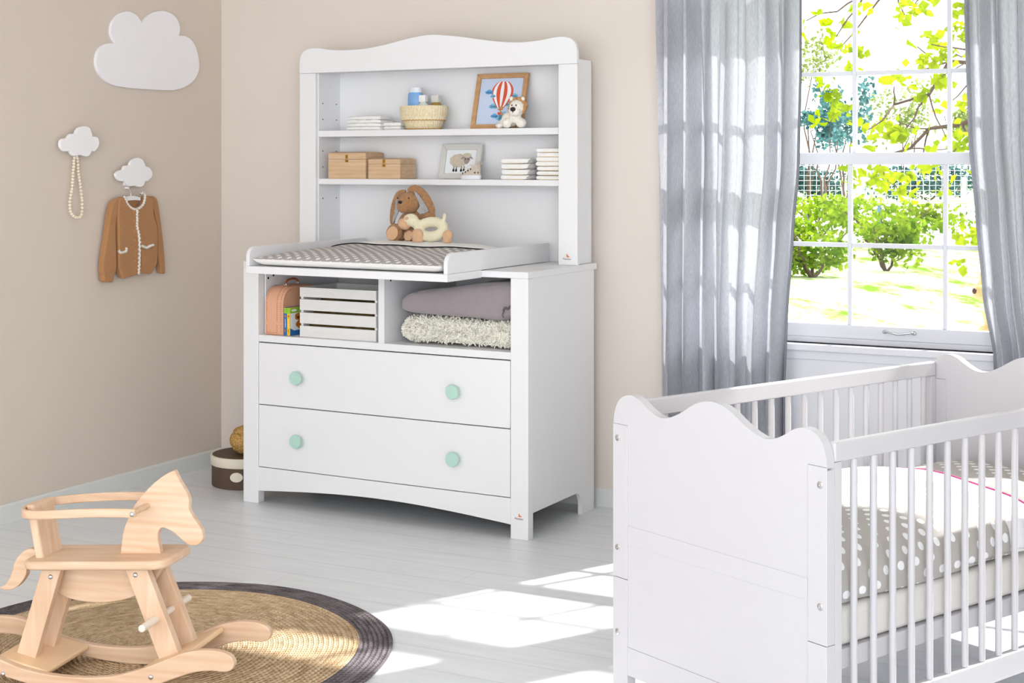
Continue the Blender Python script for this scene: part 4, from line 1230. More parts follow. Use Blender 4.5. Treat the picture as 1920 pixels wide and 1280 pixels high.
# cross outline (u, z) of the folded bundle, extruded back with a rolled front
bo_ = spline([(0.800, 0.880), (0.792, 0.905), (0.800, 0.932), (0.830, 0.955), (0.880, 0.966), (0.960, 0.975), (1.060, 0.992), (1.160, 1.006), (1.260, 1.016), (1.338, 1.014), (1.345, 0.960), (1.345, 0.890), (1.315, 0.872), (1.260, 0.858), (1.150, 0.862), (1.000, 0.866), (0.860, 0.868)], 4, True)
def roll_body(m, ol, y0, y1, rnd_r, n=8, mi=0, cz=0.93, cu=1.07, wr=0.0, seed=0):
    L = len(ol); rr = random.Random(seed); vs = []
    rows = []
    for k in range(n + 1):
        a = math.pi / 2 * k / n
        rows.append((y0 + rnd_r * (1 - math.sin(a)), 1 - 0.30 * (1 - math.cos(math.pi / 2 - a)) if False else 0.72 + 0.28 * math.sin(a) ** 0.7))
    rows = [(y0 + rnd_r * (1 - (1 - (q_ ** 5)) ** 0.5), q_) for q_ in [0.08 + 0.92 * k / n for k in range(n + 1)]]
    rows += [(y0 + rnd_r + (y1 - y0 - rnd_r) * k / 6, 1.0) for k in range(1, 7)]
    for y, s in rows:
        for x, z in ol:
            sx = 1 - (1 - s) * (0.12 if s > 0.8 else 0.12 + (0.8 - s) * 1.1)
            q = (cu + (x - cu) * sx, y, cz + (z - cz) * s)
            if wr: q = (q[0], q[1] + wr * noise.noise(Vector((q[0] * 6, seed, q[2] * 8))), q[2] + wr * 0.6 * noise.noise(Vector((q[0] * 5, q[1] * 6, seed))))
            vs.append(q)
    R_ = len(rows)
    fs = [(j * L + i, j * L + (i + 1) % L, (j + 1) * L + (i + 1) % L, (j + 1) * L + i) for j in range(R_ - 1) for i in range(L)]
    fs += [tuple(range(L)), tuple(range((R_ - 1) * L, R_ * L))]
    m.add(vs, fs, mi)
m = MB(); roll_body(m, bo_, 0.055, 0.42, 0.045, cz=0.93, wr=0.008, seed=3)
m.build('blanket_body', M_fel, bl, smooth=180)
m = MB()
pth2 = spline([(0.872, 0.962), (0.835, 0.951), (0.808, 0.930), (0.803, 0.905), (0.812, 0.884), (0.83, 0.874)], 10)
stitches([(x - 0.001, 0.070, z) for x, z in pth2], m, 0.0016, 0.0065)
m.build('stitched_edge', mat('dark_thread', '#3a3033', 0.8), bl)
ff = spline([(1.290, 0.056, 0.905), (1.302, 0.050, 0.918), (1.312, 0.052, 0.912), (1.325, 0.053, 0.925), (1.342, 0.055, 0.926)], 5)
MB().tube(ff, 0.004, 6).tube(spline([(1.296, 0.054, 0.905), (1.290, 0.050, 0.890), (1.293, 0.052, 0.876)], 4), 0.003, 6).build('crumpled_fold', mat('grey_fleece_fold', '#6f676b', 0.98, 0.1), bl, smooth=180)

M_fl = mat('cream_curly_fleece', '#f7f4e8', 0.98, 0.1, 0.06, 90, 0.3, 200, sheen=0.3)
fl = thing('folded_fleece', 'folded cream curly fleece blanket at the bottom of the right compartment', 'blanket', CAB)
fo = spline([(0.808, 0.775), (0.800, 0.805), (0.815, 0.838), (0.855, 0.853), (1.0, 0.856), (1.15, 0.850), (1.28, 0.850), (1.338, 0.840), (1.345, 0.800), (1.335, 0.764), (1.28, 0.755), (1.10, 0.754), (0.95, 0.755), (0.86, 0.757)], 4, True)
m = MB(); roll_body(m, fo, 0.060, 0.42, 0.045, cz=0.806, seed=5)
base_n = len(m.v)
rnd = random.Random(8)
base_v = list(m.v); base_f = [f for f in m.f if len(f) == 4]
for _ in range(5600):
    f = rnd.choice(base_f)
    a, b, c_, d_ = [Vector(base_v[i]) for i in f]
    s_, t_ = rnd.random(), rnd.random()
    p = a.lerp(b, s_).lerp(d_.lerp(c_, s_), t_)
    if p.y > 0.20: continue
    nn = (b - a).cross(d_ - a)
    if nn.length < 1e-9: continue
    nn.normalize()
    ce = Vector((1.07, 0.24, 0.806))
    if nn.dot(p - ce) < 0: nn = -nn
    if p.z < 0.760: continue
    tx = Vector((rnd.gauss(0, 1), rnd.gauss(0, 1), rnd.gauss(0, 1))).normalized()
    tt = (nn * 0.9 + tx * 0.9).normalized()
    q = p + nn * 0.001
    m.tube([q - tt * 0.002, q + tt * 0.004 + tx * 0.003, q + tt * 0.0080 + tx * 0.007], [0.0028, 0.0033, 0.0016], 5, caps=False)
m.build('fleece_pile', M_fl, fl, smooth=180, normals=False)

# ------------------------------------------------------------------ hat box and seagrass basket in the corner
WORLD = Frame(0, 0, 0)
M_brownbox = mat('brown_card', '#5c4a3e', 0.6, 0.3, 0.02, 20)
M_cream = mat('cream_card', '#e6dccb', 0.6, 0.3, 0.02, 20)
hb = thing('hat_box', 'round dark brown hat box with cream-banded lid on the floor in the corner', 'box', WORLD, -1.247, 6.885, 0.0005)
MB().lathe([(0.0, 0.0), (0.162, 0.0), (0.163, 0.004), (0.163, 0.135), (0.0, 0.135)], 72).build('box_body', M_brownbox, hb, smooth=50)
ld = MB().lathe([(0.166, 0.098), (0.1675, 0.100), (0.170, 0.138), (0.168, 0.142), (0.160, 0.1425), (0.160, 0.138), (0.166, 0.134)], 72).build('lid', M_cream, hb, smooth=50)
MB().lathe([(0.0, 0.139), (0.160, 0.139), (0.160, 0.1415), (0.0, 0.1415)], 72).build('lid_top', M_brownbox, ld, smooth=50)
m = MB()
a0 = R(-86)
hp_ = [(0.166 * math.cos(a0 + t), 0.172 * math.sin(a0 + t), z) for t, z in ((0.0, 0.038), (-0.10, 0.040), (-0.13, 0.050), (-0.13, 0.068), (-0.10, 0.080), (0.0, 0.082), (0.08, 0.078), (0.11, 0.060), (0.08, 0.042))]
m.prism([(-0.018 + 0.030 * math.cos(R(a)), 0.060 + 0.022 * math.sin(R(a))) for a in range(0, 360, 15)], -0.170, -0.1625, 'y')
m.build('label_plate', M_cream, hb, bevel=0.001)
sb = thing('lidded_basket', 'round seagrass basket with lid standing on the brown hat box', 'basket', WORLD, -1.232, 6.885, 0.1425)
wob2 = lambda a, j: 1 + 0.018 * math.sin(40 * a + j * 2.2)
MB().lathe([(0.045, 0.0), (0.060, 0.004), (0.080, 0.022), (0.092, 0.045), (0.095, 0.065), (0.090, 0.085), (0.076, 0.100), (0.0, 0.100)], 120, wob=wob2).build('basket_body', M_straw, sb, smooth=60)
MB().lathe([(0.079, 0.101), (0.078, 0.107), (0.068, 0.116), (0.040, 0.126), (0.0, 0.129)], 120, wob=wob2).build('lid', M_straw, sb, smooth=60)

# ------------------------------------------------------------------ wall decoration on the left wall
M_cloud = mat('white_painted_wood', '#f3f1f4', 0.6, 0.3, 0.01, 10)
M_clouds = mat('white_painted_hook', '#f6f4f5', 0.5, 0.3, 0.01, 10)
def cloud(nm, lab, cat, pts, y0, y1, mt, hook=None, group=None, n=4):
    # keep notches sharp: spline between notch points only
    out = []
    for seg in pts: out += spline(seg, n)[:-1]
    t = thing(nm, lab, cat, LEFT, group=group)
    MB().prism(out, y0, y1, 'y').build('cloud_panel', mt, t, bevel=0.002)
    if hook:
        hx, hz = hook
        MB().tube([(hx, 0.0, hz + 0.03), (hx, y1 + 0.002, hz + 0.03)], 0.010, 12).tube([(hx, y1, hz + 0.012), (hx, -0.006, hz + 0.012)], 0.006, 10).build('hook_peg', mt, t, smooth=50)
    return t
cloud('cloud_wall_panel', 'large white cloud panel high on the left wall', 'wall decoration',
      [[(-0.591, 2.159), (-0.626, 2.19), (-0.681, 2.204), (-0.741, 2.187), (-0.786, 2.145), (-0.797, 2.102), (-0.788, 2.075), (-0.767, 2.051)],
       [(-0.767, 2.051), (-0.823, 2.044), (-0.867, 2.02), (-0.888, 1.98), (-0.885, 1.933), (-0.853, 1.892), (-0.794, 1.864), (-0.703, 1.852), (-0.548, 1.850), (-0.40, 1.852), (-0.353, 1.857), (-0.286, 1.875), (-0.226, 1.908), (-0.19, 1.955), (-0.188, 2.007), (-0.209, 2.069), (-0.243, 2.104), (-0.286, 2.120), (-0.336, 2.119)],
       [(-0.336, 2.119), (-0.326, 2.151), (-0.339, 2.189), (-0.378, 2.217), (-0.435, 2.228), (-0.5, 2.219), (-0.556, 2.192), (-0.591, 2.159)]], -0.016, -0.0005, M_cloud)
def segs(P, notches):
    P = P + [P[0]]; ks = sorted(notches); out = []
    ks = ks + [ks[0] + len(P) - 1]
    Q = P[:-1]
    for a, b in zip(ks, ks[1:]): out.append([Q[i % len(Q)] for i in range(a, b + 1)])
    return out
c1 = [(-1.041, 1.633), (-1.024, 1.657), (-0.989, 1.667), (-0.953, 1.658), (-0.937, 1.622), (-0.91, 1.62), (-0.896, 1.602), (-0.9, 1.578), (-0.924, 1.557), (-0.942, 1.558), (-0.953, 1.542), (-0.974, 1.533), (-1.009, 1.540), (-1.052, 1.536), (-1.075, 1.556), (-1.107, 1.556), (-1.127, 1.572), (-1.13, 1.594), (-1.116, 1.609), (-1.089, 1.613), (-1.072, 1.63)]
cloud('cloud_wall_hook', 'small white cloud hook on the left wall holding the wooden bead garland', 'wall hook', segs(c1, (0, 4, 9, 12, 14, 19)), -0.042, -0.026, M_clouds, (-1.015, 1.52), 'cloud hooks on the left wall', 3)
c2 = [(-0.701, 1.494), (-0.687, 1.516), (-0.648, 1.529), (-0.614, 1.519), (-0.595, 1.489), (-0.57, 1.483), (-0.551, 1.462), (-0.554, 1.44), (-0.578, 1.421), (-0.598, 1.419), (-0.609, 1.4), (-0.635, 1.393), (-0.667, 1.400), (-0.71, 1.399), (-0.733, 1.421), (-0.763, 1.423), (-0.785, 1.439), (-0.788, 1.458), (-0.763, 1.471), (-0.743, 1.471), (-0.733, 1.49)]
cloud('cloud_wall_hook', 'small white cloud hook on the left wall holding the brown cardigan', 'wall hook', segs(c2, (0, 4, 9, 12, 14, 19)), -0.042, -0.026, M_clouds, (-0.692, 1.378), 'cloud hooks on the left wall', 3)
M_bead = mat('pale_wood_beads', '#f0e2ca', 0.6, 0.3, 0.08, 60)
gd = thing('bead_garland', 'loop of pale wooden beads hanging from the left cloud hook', 'bead garland', LEFT)
path = spline([(-1.016, -0.020, 1.537), (-1.027, -0.02, 1.525), (-1.03, -0.02, 1.492), (-1.034, -0.02, 1.456), (-1.037, -0.02, 1.419), (-1.042, -0.02, 1.382), (-1.050, -0.02, 1.353), (-1.053, -0.02, 1.324), (-1.050, -0.02, 1.295), (-1.035, -0.02, 1.274), (-1.01, -0.02, 1.264), (-0.987, -0.02, 1.271), (-0.98, -0.02, 1.297), (-0.979, -0.02, 1.33), (-0.984, -0.02, 1.363), (-0.988, -0.02, 1.389), (-0.995, -0.02, 1.426), (-1.002, -0.02, 1.463), (-1.005, -0.02, 1.5), (-1.008, -0.02, 1.525)], 8)
MB().tube(path, 0.0012, 5).build('cord', M_bead, gd)
bead0 = None; acc = 0.0
for a, b in zip(path, path[1:]):
    a, b = Vector(a), Vector(b); L = (b - a).length
    acc += L
    if acc >= 0.0128:
        acc = 0
        if bead0 is None:
            bead0 = MB().ell((0, 0, 0), (0.0076, 0.0076, 0.0068), None, 12).build('bead', M_bead, gd, smooth=180); bead0.location = b
        else:
            q = bead0.copy(); C.objects.link(q); q.parent = gd; q.location = b

M_knit = mat('caramel_knit', '#b58459', 0.95, 0.1, 0.05, 40, 0.35, 260, (1, 1, 3), sheen=0.2)
M_trimk = mat('cream_crochet', '#f0e9e0', 0.95, 0.1, 0.04, 60, 0.5, 200)
M_hang = mat('white_hanger', '#eceaea', 0.5, 0.3, 0.01, 20)
cd = thing('cardigan', 'small caramel knitted cardigan with cream crochet edging on the left wall', 'cardigan', LEFT)
body = spline([(-0.739, 1.348), (-0.773, 1.340), (-0.783, 1.278), (-0.780, 1.166), (-0.777, 1.062), (-0.773, 1.022), (-0.760, 0.992), (-0.747, 0.977), (-0.710, 0.980), (-0.670, 0.987), (-0.641, 0.990), (-0.600, 0.989), (-0.562, 0.988), (-0.540, 1.012), (-0.524, 1.036), (-0.518, 1.113), (-0.523, 1.204), (-0.547, 1.267), (-0.549, 1.328), (-0.575, 1.345), (-0.600, 1.352), (-0.614, 1.318), (-0.640, 1.298), (-0.670, 1.292), (-0.700, 1.303), (-0.722, 1.325)], 3, True)
MB().prism(body, -0.050, -0.014, 'y').build('knitted_body', M_knit, cd, bevel=0.012, seg=3, smooth=60)
MB().prism([(-0.735, 1.345), (-0.70, 1.30), (-0.67, 1.285), (-0.635, 1.30), (-0.61, 1.348), (-0.67, 1.335)], -0.020, -0.014, 'y').build('back_collar', M_knit, cd)
ls = spline([(-0.762, 1.343), (-0.806, 1.330), (-0.828, 1.275), (-0.850, 1.169), (-0.872, 1.06), (-0.874, 1.017), (-0.868, 0.998), (-0.867, 0.971), (-0.836, 0.967), (-0.806, 0.966), (-0.802, 0.995), (-0.786, 1.023), (-0.787, 1.107), (-0.790, 1.222), (-0.775, 1.290)], 3, True)
MB().prism(ls, -0.044, -0.010, 'y').build('sleeve', M_knit, cd, bevel=0.013, seg=3, smooth=60)
rs = spline([(-0.560, 1.345), (-0.518, 1.334), (-0.499, 1.265), (-0.475, 1.136), (-0.464, 1.044), (-0.461, 1.000), (-0.462, 0.981), (-0.476, 0.982), (-0.488, 0.988), (-0.492, 1.020), (-0.509, 1.071), (-0.512, 1.174), (-0.530, 1.260)], 3, True)
MB().prism(rs, -0.042, -0.010, 'y').build('sleeve', M_knit, cd, bevel=0.011, seg=3, smooth=60)
def frill(name, pts, r, y, parent, n=8, amp=0.0035):
    p = spline([(x, y, z) for x, z in pts], n)
    rr = [r * (1 + 0.35 * math.sin(i * 2.1)) for i in range(len(p))]
    p = [(a + amp * math.sin(i * 1.9), b, c) for i, (a, b, c) in enumerate(p)]
    MB().tube(p, rr, 6).build(name, M_trimk, parent, smooth=180)
frill('button_trim', [(-0.665, 1.290), (-0.663, 1.25), (-0.663, 1.21), (-0.651, 1.161), (-0.648, 1.1), (-0.650, 1.039), (-0.654, 0.993)], 0.0055, -0.0525, cd, 10)
frill('collar_trim', [(-0.745, 1.352), (-0.726, 1.322), (-0.702, 1.301), (-0.670, 1.291), (-0.640, 1.298), (-0.614, 1.320), (-0.606, 1.352), (-0.622, 1.366), (-0.637, 1.359)], 0.0058, -0.047, cd, 8, 0.001)
frill('pocket_trim', [(-0.785, 1.106), (-0.775, 1.098), (-0.755, 1.098), (-0.735, 1.103), (-0.736, 1.117)], 0.006, -0.0525, cd, 6, 0.001)
frill('pocket_trim', [(-0.637, 1.122), (-0.618, 1.115), (-0.599, 1.111), (-0.580, 1.117), (-0.554, 1.122)], 0.006, -0.0525, cd, 6, 0.001)
for x0, x1 in ((-0.774, -0.733), (-0.634, -0.558)): MB().prism(rrect(x0, x1, 1.022, 1.104, 0.01, 4, (1, 1, 0, 0)), -0.053, -0.049, 'y').build('pocket', M_knit, cd, bevel=0.0015)
for x, z in ((-0.683, 1.281), (-0.683, 1.239), (-0.680, 1.192), (-0.673, 1.146), (-0.673, 1.1), (-0.676, 1.054), (-0.677, 1.007)):
    MB().lathe([(0.0052, 0.0), (0.0052, 0.0015), (0.003, 0.0025), (0.0, 0.0025)], 14, (x, -0.050, z), Matrix.Rotation(R(90), 4, 'X')).build('button', mat('tan_button', '#c08a57', 0.35) if 'tan_button' not in bpy.data.materials else bpy.data.materials['tan_button'], cd, smooth=50)
hg = thing('clothes_hanger', 'small white clothes hanger inside the cardigan on the cloud hook', 'hanger', LEFT)
MB().tube(spline([(-0.682, -0.030, 1.350), (-0.682, -0.030, 1.365), (-0.686, -0.028, 1.380), (-0.694, -0.020, 1.392), (-0.692, -0.020, 1.400), (-0.684, -0.020, 1.400)], 6), 0.0016, 6).build('wire_hook', M_steel, hg, smooth=180)
MB().prism([(-0.735, 1.328), (-0.735, 1.347), (-0.70, 1.353), (-0.665, 1.353), (-0.625, 1.345), (-0.625, 1.330), (-0.66, 1.333), (-0.70, 1.332)], -0.038, -0.024, 'y').build('hanger_bar', M_hang, hg, bevel=0.002)

# ------------------------------------------------------------------ braided round rug
def rug_mat(name, c1, c2, seed):
    m, nt, b = principled(name)
    v = coords(nt)
    sx = nt.nodes.new('ShaderNodeSeparateXYZ'); nt.links.new(v, sx.inputs[0])
    r_ = mathn(nt, 'SQRT', mathn(nt, 'ADD', mathn(nt, 'MULTIPLY', sx.outputs[0], sx.outputs[0]), mathn(nt, 'MULTIPLY', sx.outputs[1], sx.outputs[1])))
    an = mathn(nt, 'ARCTAN2', sx.outputs[1], sx.outputs[0])
    rows = mathn(nt, 'MULTIPLY', r_, 1 / 0.0155)
    rid = mathn(nt, 'FLOOR', rows)
    fr_ = mathn(nt, 'SUBTRACT', mathn(nt, 'FRACT', rows), 0.5)
    rope = mathn(nt, 'SQRT', mathn(nt, 'MAXIMUM', mathn(nt, 'SUBTRACT', 0.26, mathn(nt, 'MULTIPLY', fr_, fr_)), 0.0))
    # strands crossing the braid
    tw = mathn(nt, 'SINE', mathn(nt, 'ADD', mathn(nt, 'MULTIPLY', mathn(nt, 'MULTIPLY', an, r_), 330.0), mathn(nt, 'MULTIPLY', mathn(nt, 'ABSOLUTE', fr_), 9.0)))
    hgt = mathn(nt, 'ADD', mathn(nt, 'MULTIPLY', rope, 1.6), mathn(nt, 'MULTIPLY', tw, 0.22))
    cv = nt.nodes.new('ShaderNodeCombineXYZ')
    nt.links.new(rid, cv.inputs[0]); nt.links.new(mathn(nt, 'MULTIPLY', an, 7.0), cv.inputs[1])
    n = nt.nodes.new('ShaderNodeTexNoise'); n.inputs['Scale'].default_value = 1.1; n.inputs['Detail'].default_value = 5
    nt.links.new(cv.outputs[0], n.inputs['Vector'])
    n2 = nt.nodes.new('ShaderNodeTexNoise'); n2.inputs['Scale'].default_value = 150
    nt.links.new(v, n2.inputs['Vector'])
    f = mathn(nt, 'ADD', mathn(nt, 'MULTIPLY', n.outputs[0], 0.62), mathn(nt, 'ADD', mathn(nt, 'MULTIPLY', rope, 0.40), mathn(nt, 'MULTIPLY', n2.outputs[0], 0.25)))
    ra = nt.nodes.new('ShaderNodeValToRGB')
    ra.color_ramp.elements[0].position = 0.38; ra.color_ramp.elements[1].position = 0.72
    ra.color_ramp.elements[0].color = lin(c2); ra.color_ramp.elements[1].color = lin(c1)
    nt.links.new(f, ra.inputs[0]); nt.links.new(ra.outputs[0], b.inputs['Base Color'])
    b.inputs['Roughness'].default_value = 0.95; b.inputs['Specular IOR Level'].default_value = 0.15
    add_bump(nt, b, hgt, 0.9, 0.006)
    return m
rug = thing('round_rug', 'round braided jute rug with charcoal border under the rocking horse', 'rug', WORLD, -1.111, 4.492, 0.0)
def ring_prof(r0, r1, step=0.0155, n=4):
    out = []; r = r0
    while r < r1 - 1e-6:
        for k in range(n):
            a = math.pi * k / n
            out.append((r + step * k / n, 0.0085 + 0.0032 * math.sin(a)))
        r += step
    out.append((r1, 0.0085))
    return out
def wobr(a, j): return 1 + 0.006 * math.sin(3 * a + 1) + 0.004 * math.sin(7 * a)
m = MB().lathe([(0.001, 0.0005), (0.626, 0.0005)] + [(r, z) for r, z in ring_prof(0.004, 0.628)][::-1], 144, wob=wobr)
m.build('jute_centre', rug_mat('braided_jute', '#dfc6a4', '#94714b', 1), rug, smooth=60)
m = MB().lathe([(0.628, 0.0005), (0.728, 0.0005), (0.736, 0.003), (0.737, 0.0085)] + [(r, z) for r, z in ring_prof(0.628, 0.7365)][::-1] + [(0.628, 0.0005)], 144, wob=wobr)
m.build('charcoal_border', rug_mat('braided_charcoal', '#857d81', '#3a3437', 2), rug, smooth=60)

# ------------------------------------------------------------------ rocking horse
hz = 0.007
M_dowel = mat('pale_dowel', '#ecdfd0', 0.5, 0.35, 0.03, 20)
rh = thing('rocking_horse', 'light beech wooden rocking horse with safety hoop standing on the round rug', 'rocking horse', HORSE, 0, 0, hz)
hd_ = spline([(0.052, 0.345), (0.057, 0.394), (0.065, 0.439), (0.078, 0.472), (0.095, 0.505), (0.126, 0.545), (0.165, 0.582), (0.199, 0.606), (0.223, 0.617)], 4)[:-1] + \
      spline([(0.223, 0.617), (0.231, 0.601), (0.241, 0.583), (0.254, 0.564), (0.265, 0.546), (0.269, 0.527), (0.267, 0.511), (0.276, 0.492), (0.292, 0.471), (0.305, 0.453), (0.311, 0.434), (0.307, 0.418), (0.295, 0.408), (0.278, 0.405), (0.261, 0.409), (0.24, 0.424), (0.22, 0.439), (0.199, 0.448), (0.185, 0.451), (0.175, 0.442), (0.171, 0.426), (0.173, 0.407), (0.178, 0.388), (0.186, 0.352)], 4)
MB().prism(hd_, -0.011, 0.011, 'y').build('head', M_horse, rh, bevel=0.004, seg=3, smooth=30)
tl = spline([(-0.200, 0.352), (-0.228, 0.366), (-0.25, 0.361), (-0.271, 0.345), (-0.286, 0.322), (-0.293, 0.298), (-0.304, 0.272), (-0.319, 0.254), (-0.333, 0.246), (-0.319, 0.240), (-0.301, 0.241), (-0.279, 0.251), (-0.261, 0.268), (-0.248, 0.289), (-0.246, 0.303), (-0.235, 0.312), (-0.200, 0.318)], 4, True)
MB().prism(tl, -0.011, 0.011, 'y').build('tail', M_horse, rh, bevel=0.004, seg=3, smooth=30)
by = spline([(-0.165, 0.275), (-0.145, 0.242), (-0.095, 0.226), (-0.022, 0.222), (0.05, 0.232), (0.105, 0.252), (0.150, 0.285), (0.185, 0.335)], 5) + [(-0.155, 0.318), (-0.165, 0.300)]
MB().prism(by, -0.011, 0.011, 'y').build('belly_board', M_horse, rh, bevel=0.003, smooth=30)
P4 = Matrix.Rotation(R(-3.6), 4, 'Y')
seat = rrect(-0.215, 0.238, -0.103, 0.103, 0.045, 6)
def skew(p, lo=0): return p
m = MB().prism(seat, 0.330, 0.355, 'z', 0, Matrix.Translation((0.0, 0, 0.010)) @ P4 @ Matrix.Translation((0.02, 0, 0)))
m.build('seat', M_horse, rh, bevel=0.009, seg=4, smooth=50)
def shear_leg(top, bot, yt, yb, th, nm='leg'):
    (a0, a1, za), (b0, b1, zb0, zb1) = top, bot
    vs = []
    for yy in (0, th):
        vs += [(a0, yt + yy, za), (a1, yt + yy, za + 0.004), (b1, yb + yy, zb1), (b0, yb + yy, zb0)]
    q = MB(); q.add(vs, [(0, 1, 2, 3), (7, 6, 5, 4), (0, 4, 5, 1), (1, 5, 6, 2), (2, 6, 7, 3), (3, 7, 4, 0)])
    return q.build(nm, M_horse_v, rh, bevel=0.002)
for yt, yb in ((-0.065, -0.065), (0.037, 0.037)):
    shear_leg((-0.166, -0.105, 0.322), (-0.246, -0.188, 0.074, 0.056), yt, yb, 0.027)
    shear_leg((0.098, 0.165, 0.340), (0.204, 0.264, 0.088, 0.110), yt, yb, 0.027)
# backrest
q = MB(); vs = []
for yy in (-0.056, 0.056):
    vs += [(-0.190, yy, 0.345), (-0.164, yy, 0.346), (-0.196, yy, 0.506), (-0.222, yy, 0.506)]
q.add(vs, [(0, 1, 2, 3), (7, 6, 5, 4), (0, 4, 5, 1), (1, 5, 6, 2), (2, 6, 7, 3), (3, 7, 4, 0)])
q.build('backrest', M_horse_v, rh, bevel=0.007, seg=3)
# bent hoop: flat strip around the rider
hoop = spline([(0.148, -0.100), (0.06, -0.106), (-0.06, -0.110), (-0.15, -0.105), (-0.205, -0.085), (-0.232, -0.045), (-0.238, 0.0), (-0.232, 0.045), (-0.205, 0.085), (-0.15, 0.105), (-0.06, 0.110), (0.06, 0.106), (0.148, 0.100)], 6)
m = MB(); L = len(hoop); vs = []
for i, (x, y) in enumerate(hoop):
    a, b = Vector(hoop[min(L - 1, i + 1)]), Vector(hoop[max(0, i - 1)])
    t_ = (a - b).normalized(); nr = Vector((t_.y, -t_.x)) * 0.006
    zc = 0.502 + 0.055 * (x - 0.0) + 0.000
    zc += 0.004 * math.sin((x + 0.1) * 12)
    for sx_, dz in ((1, -0.0125), (1, 0.0125), (-1, 0.0125), (-1, -0.0125)): vs.append((x + nr.x * sx_, y + nr.y * sx_, zc + dz))
m.add(vs, [(i * 4 + k, i * 4 + (k + 1) % 4, (i + 1) * 4 + (k + 1) % 4, (i + 1) * 4 + k) for i in range(L - 1) for k in range(4)] + [(0, 1, 2, 3), tuple((L - 1) * 4 + k for k in (3, 2, 1, 0))])
m.build('safety_hoop', M_horse, rh, bevel=0.003, smooth=40)
MB().tube([(0.140, -0.094, 0.512), (0.140, 0.094, 0.512)], 0.0085, 16).build('handle_dowel', M_horse, rh, smooth=50)
m = MB()
for yy in (-0.14, 0.14):
    pass
MB().tube([(0.192, -0.150, 0.205), (0.192, 0.150, 0.205)], 0.0105, 16).build('foot_dowel', M_dowel, rh, smooth=50, bevel=0.002)
MB().tube([(0.205, -0.06, 0.272), (0.196, -0.052, 0.30)], 0.006, 8).build('wooden_plug', M_horse, rh) if False else None
# rockers
top = spline([(-0.545, 0.088), (-0.52, 0.101), (-0.47, 0.112), (-0.40, 0.117), (-0.333, 0.112), (-0.251, 0.083), (-0.196, 0.066), (-0.126, 0.054), (-0.046, 0.050), (0.04, 0.054), (0.112, 0.066), (0.19, 0.091), (0.246, 0.115), (0.295, 0.137), (0.337, 0.150), (0.378, 0.156), (0.423, 0.155), (0.452, 0.145), (0.464, 0.126)], 4)
bot = spline([(0.464, 0.126), (0.456, 0.108), (0.435, 0.100), (0.392, 0.100), (0.345, 0.092), (0.30, 0.076), (0.24, 0.052), (0.17, 0.026), (0.10, 0.010), (0.03, 0.0045), (-0.05, 0.007), (-0.14, 0.017), (-0.22, 0.032), (-0.30, 0.052), (-0.37, 0.064), (-0.44, 0.062), (-0.50, 0.055), (-0.535, 0.060), (-0.549, 0.074)], 4)
for y0 in (-0.141, 0.119): MB().prism(top[:-1] + bot, y0, y0 + 0.022, 'y').build('rocker', M_horse, rh, bevel=0.005, seg=3, smooth=30)
# cross boards between the rockers
def cross(u0, z0, u1, z1, th=0.016):
    d = Vector((u1 - u0, z1 - z0)).normalized(); n_ = Vector((-d.y, d.x)) * th
    p = [(u0, z0), (u1, z1), (u1 - n_.x, z1 - n_.y), (u0 - n_.x, z0 - n_.y)]
    MB().prism(p, -0.1185, 0.1185, 'y').build('cross_board', mat('beech_board', '#e9c59e', 0.5, 0.35, 0.04, 5, 0.05, 30, (3, 1, 3)) if 'beech_board' not in bpy.data.materials else bpy.data.materials['beech_board'], rh, bevel=0.006, seg=3)
cross(-0.275, 0.086, -0.115, 0.052)
cross(0.175, 0.083, 0.315, 0.139)
m = MB()
for x, y, z in ((-0.136, -0.066, 0.305), (0.130, -0.066, 0.327), (-0.241, -0.142, 0.043), (0.216, -0.142, 0.070), (0.141, -0.1075, 0.5095)):
    b_ = MB().ell((x, y, z), (0.0075, 0.005, 0.0075), None, 14); b_.build('bolt', M_steel, rh, smooth=180)

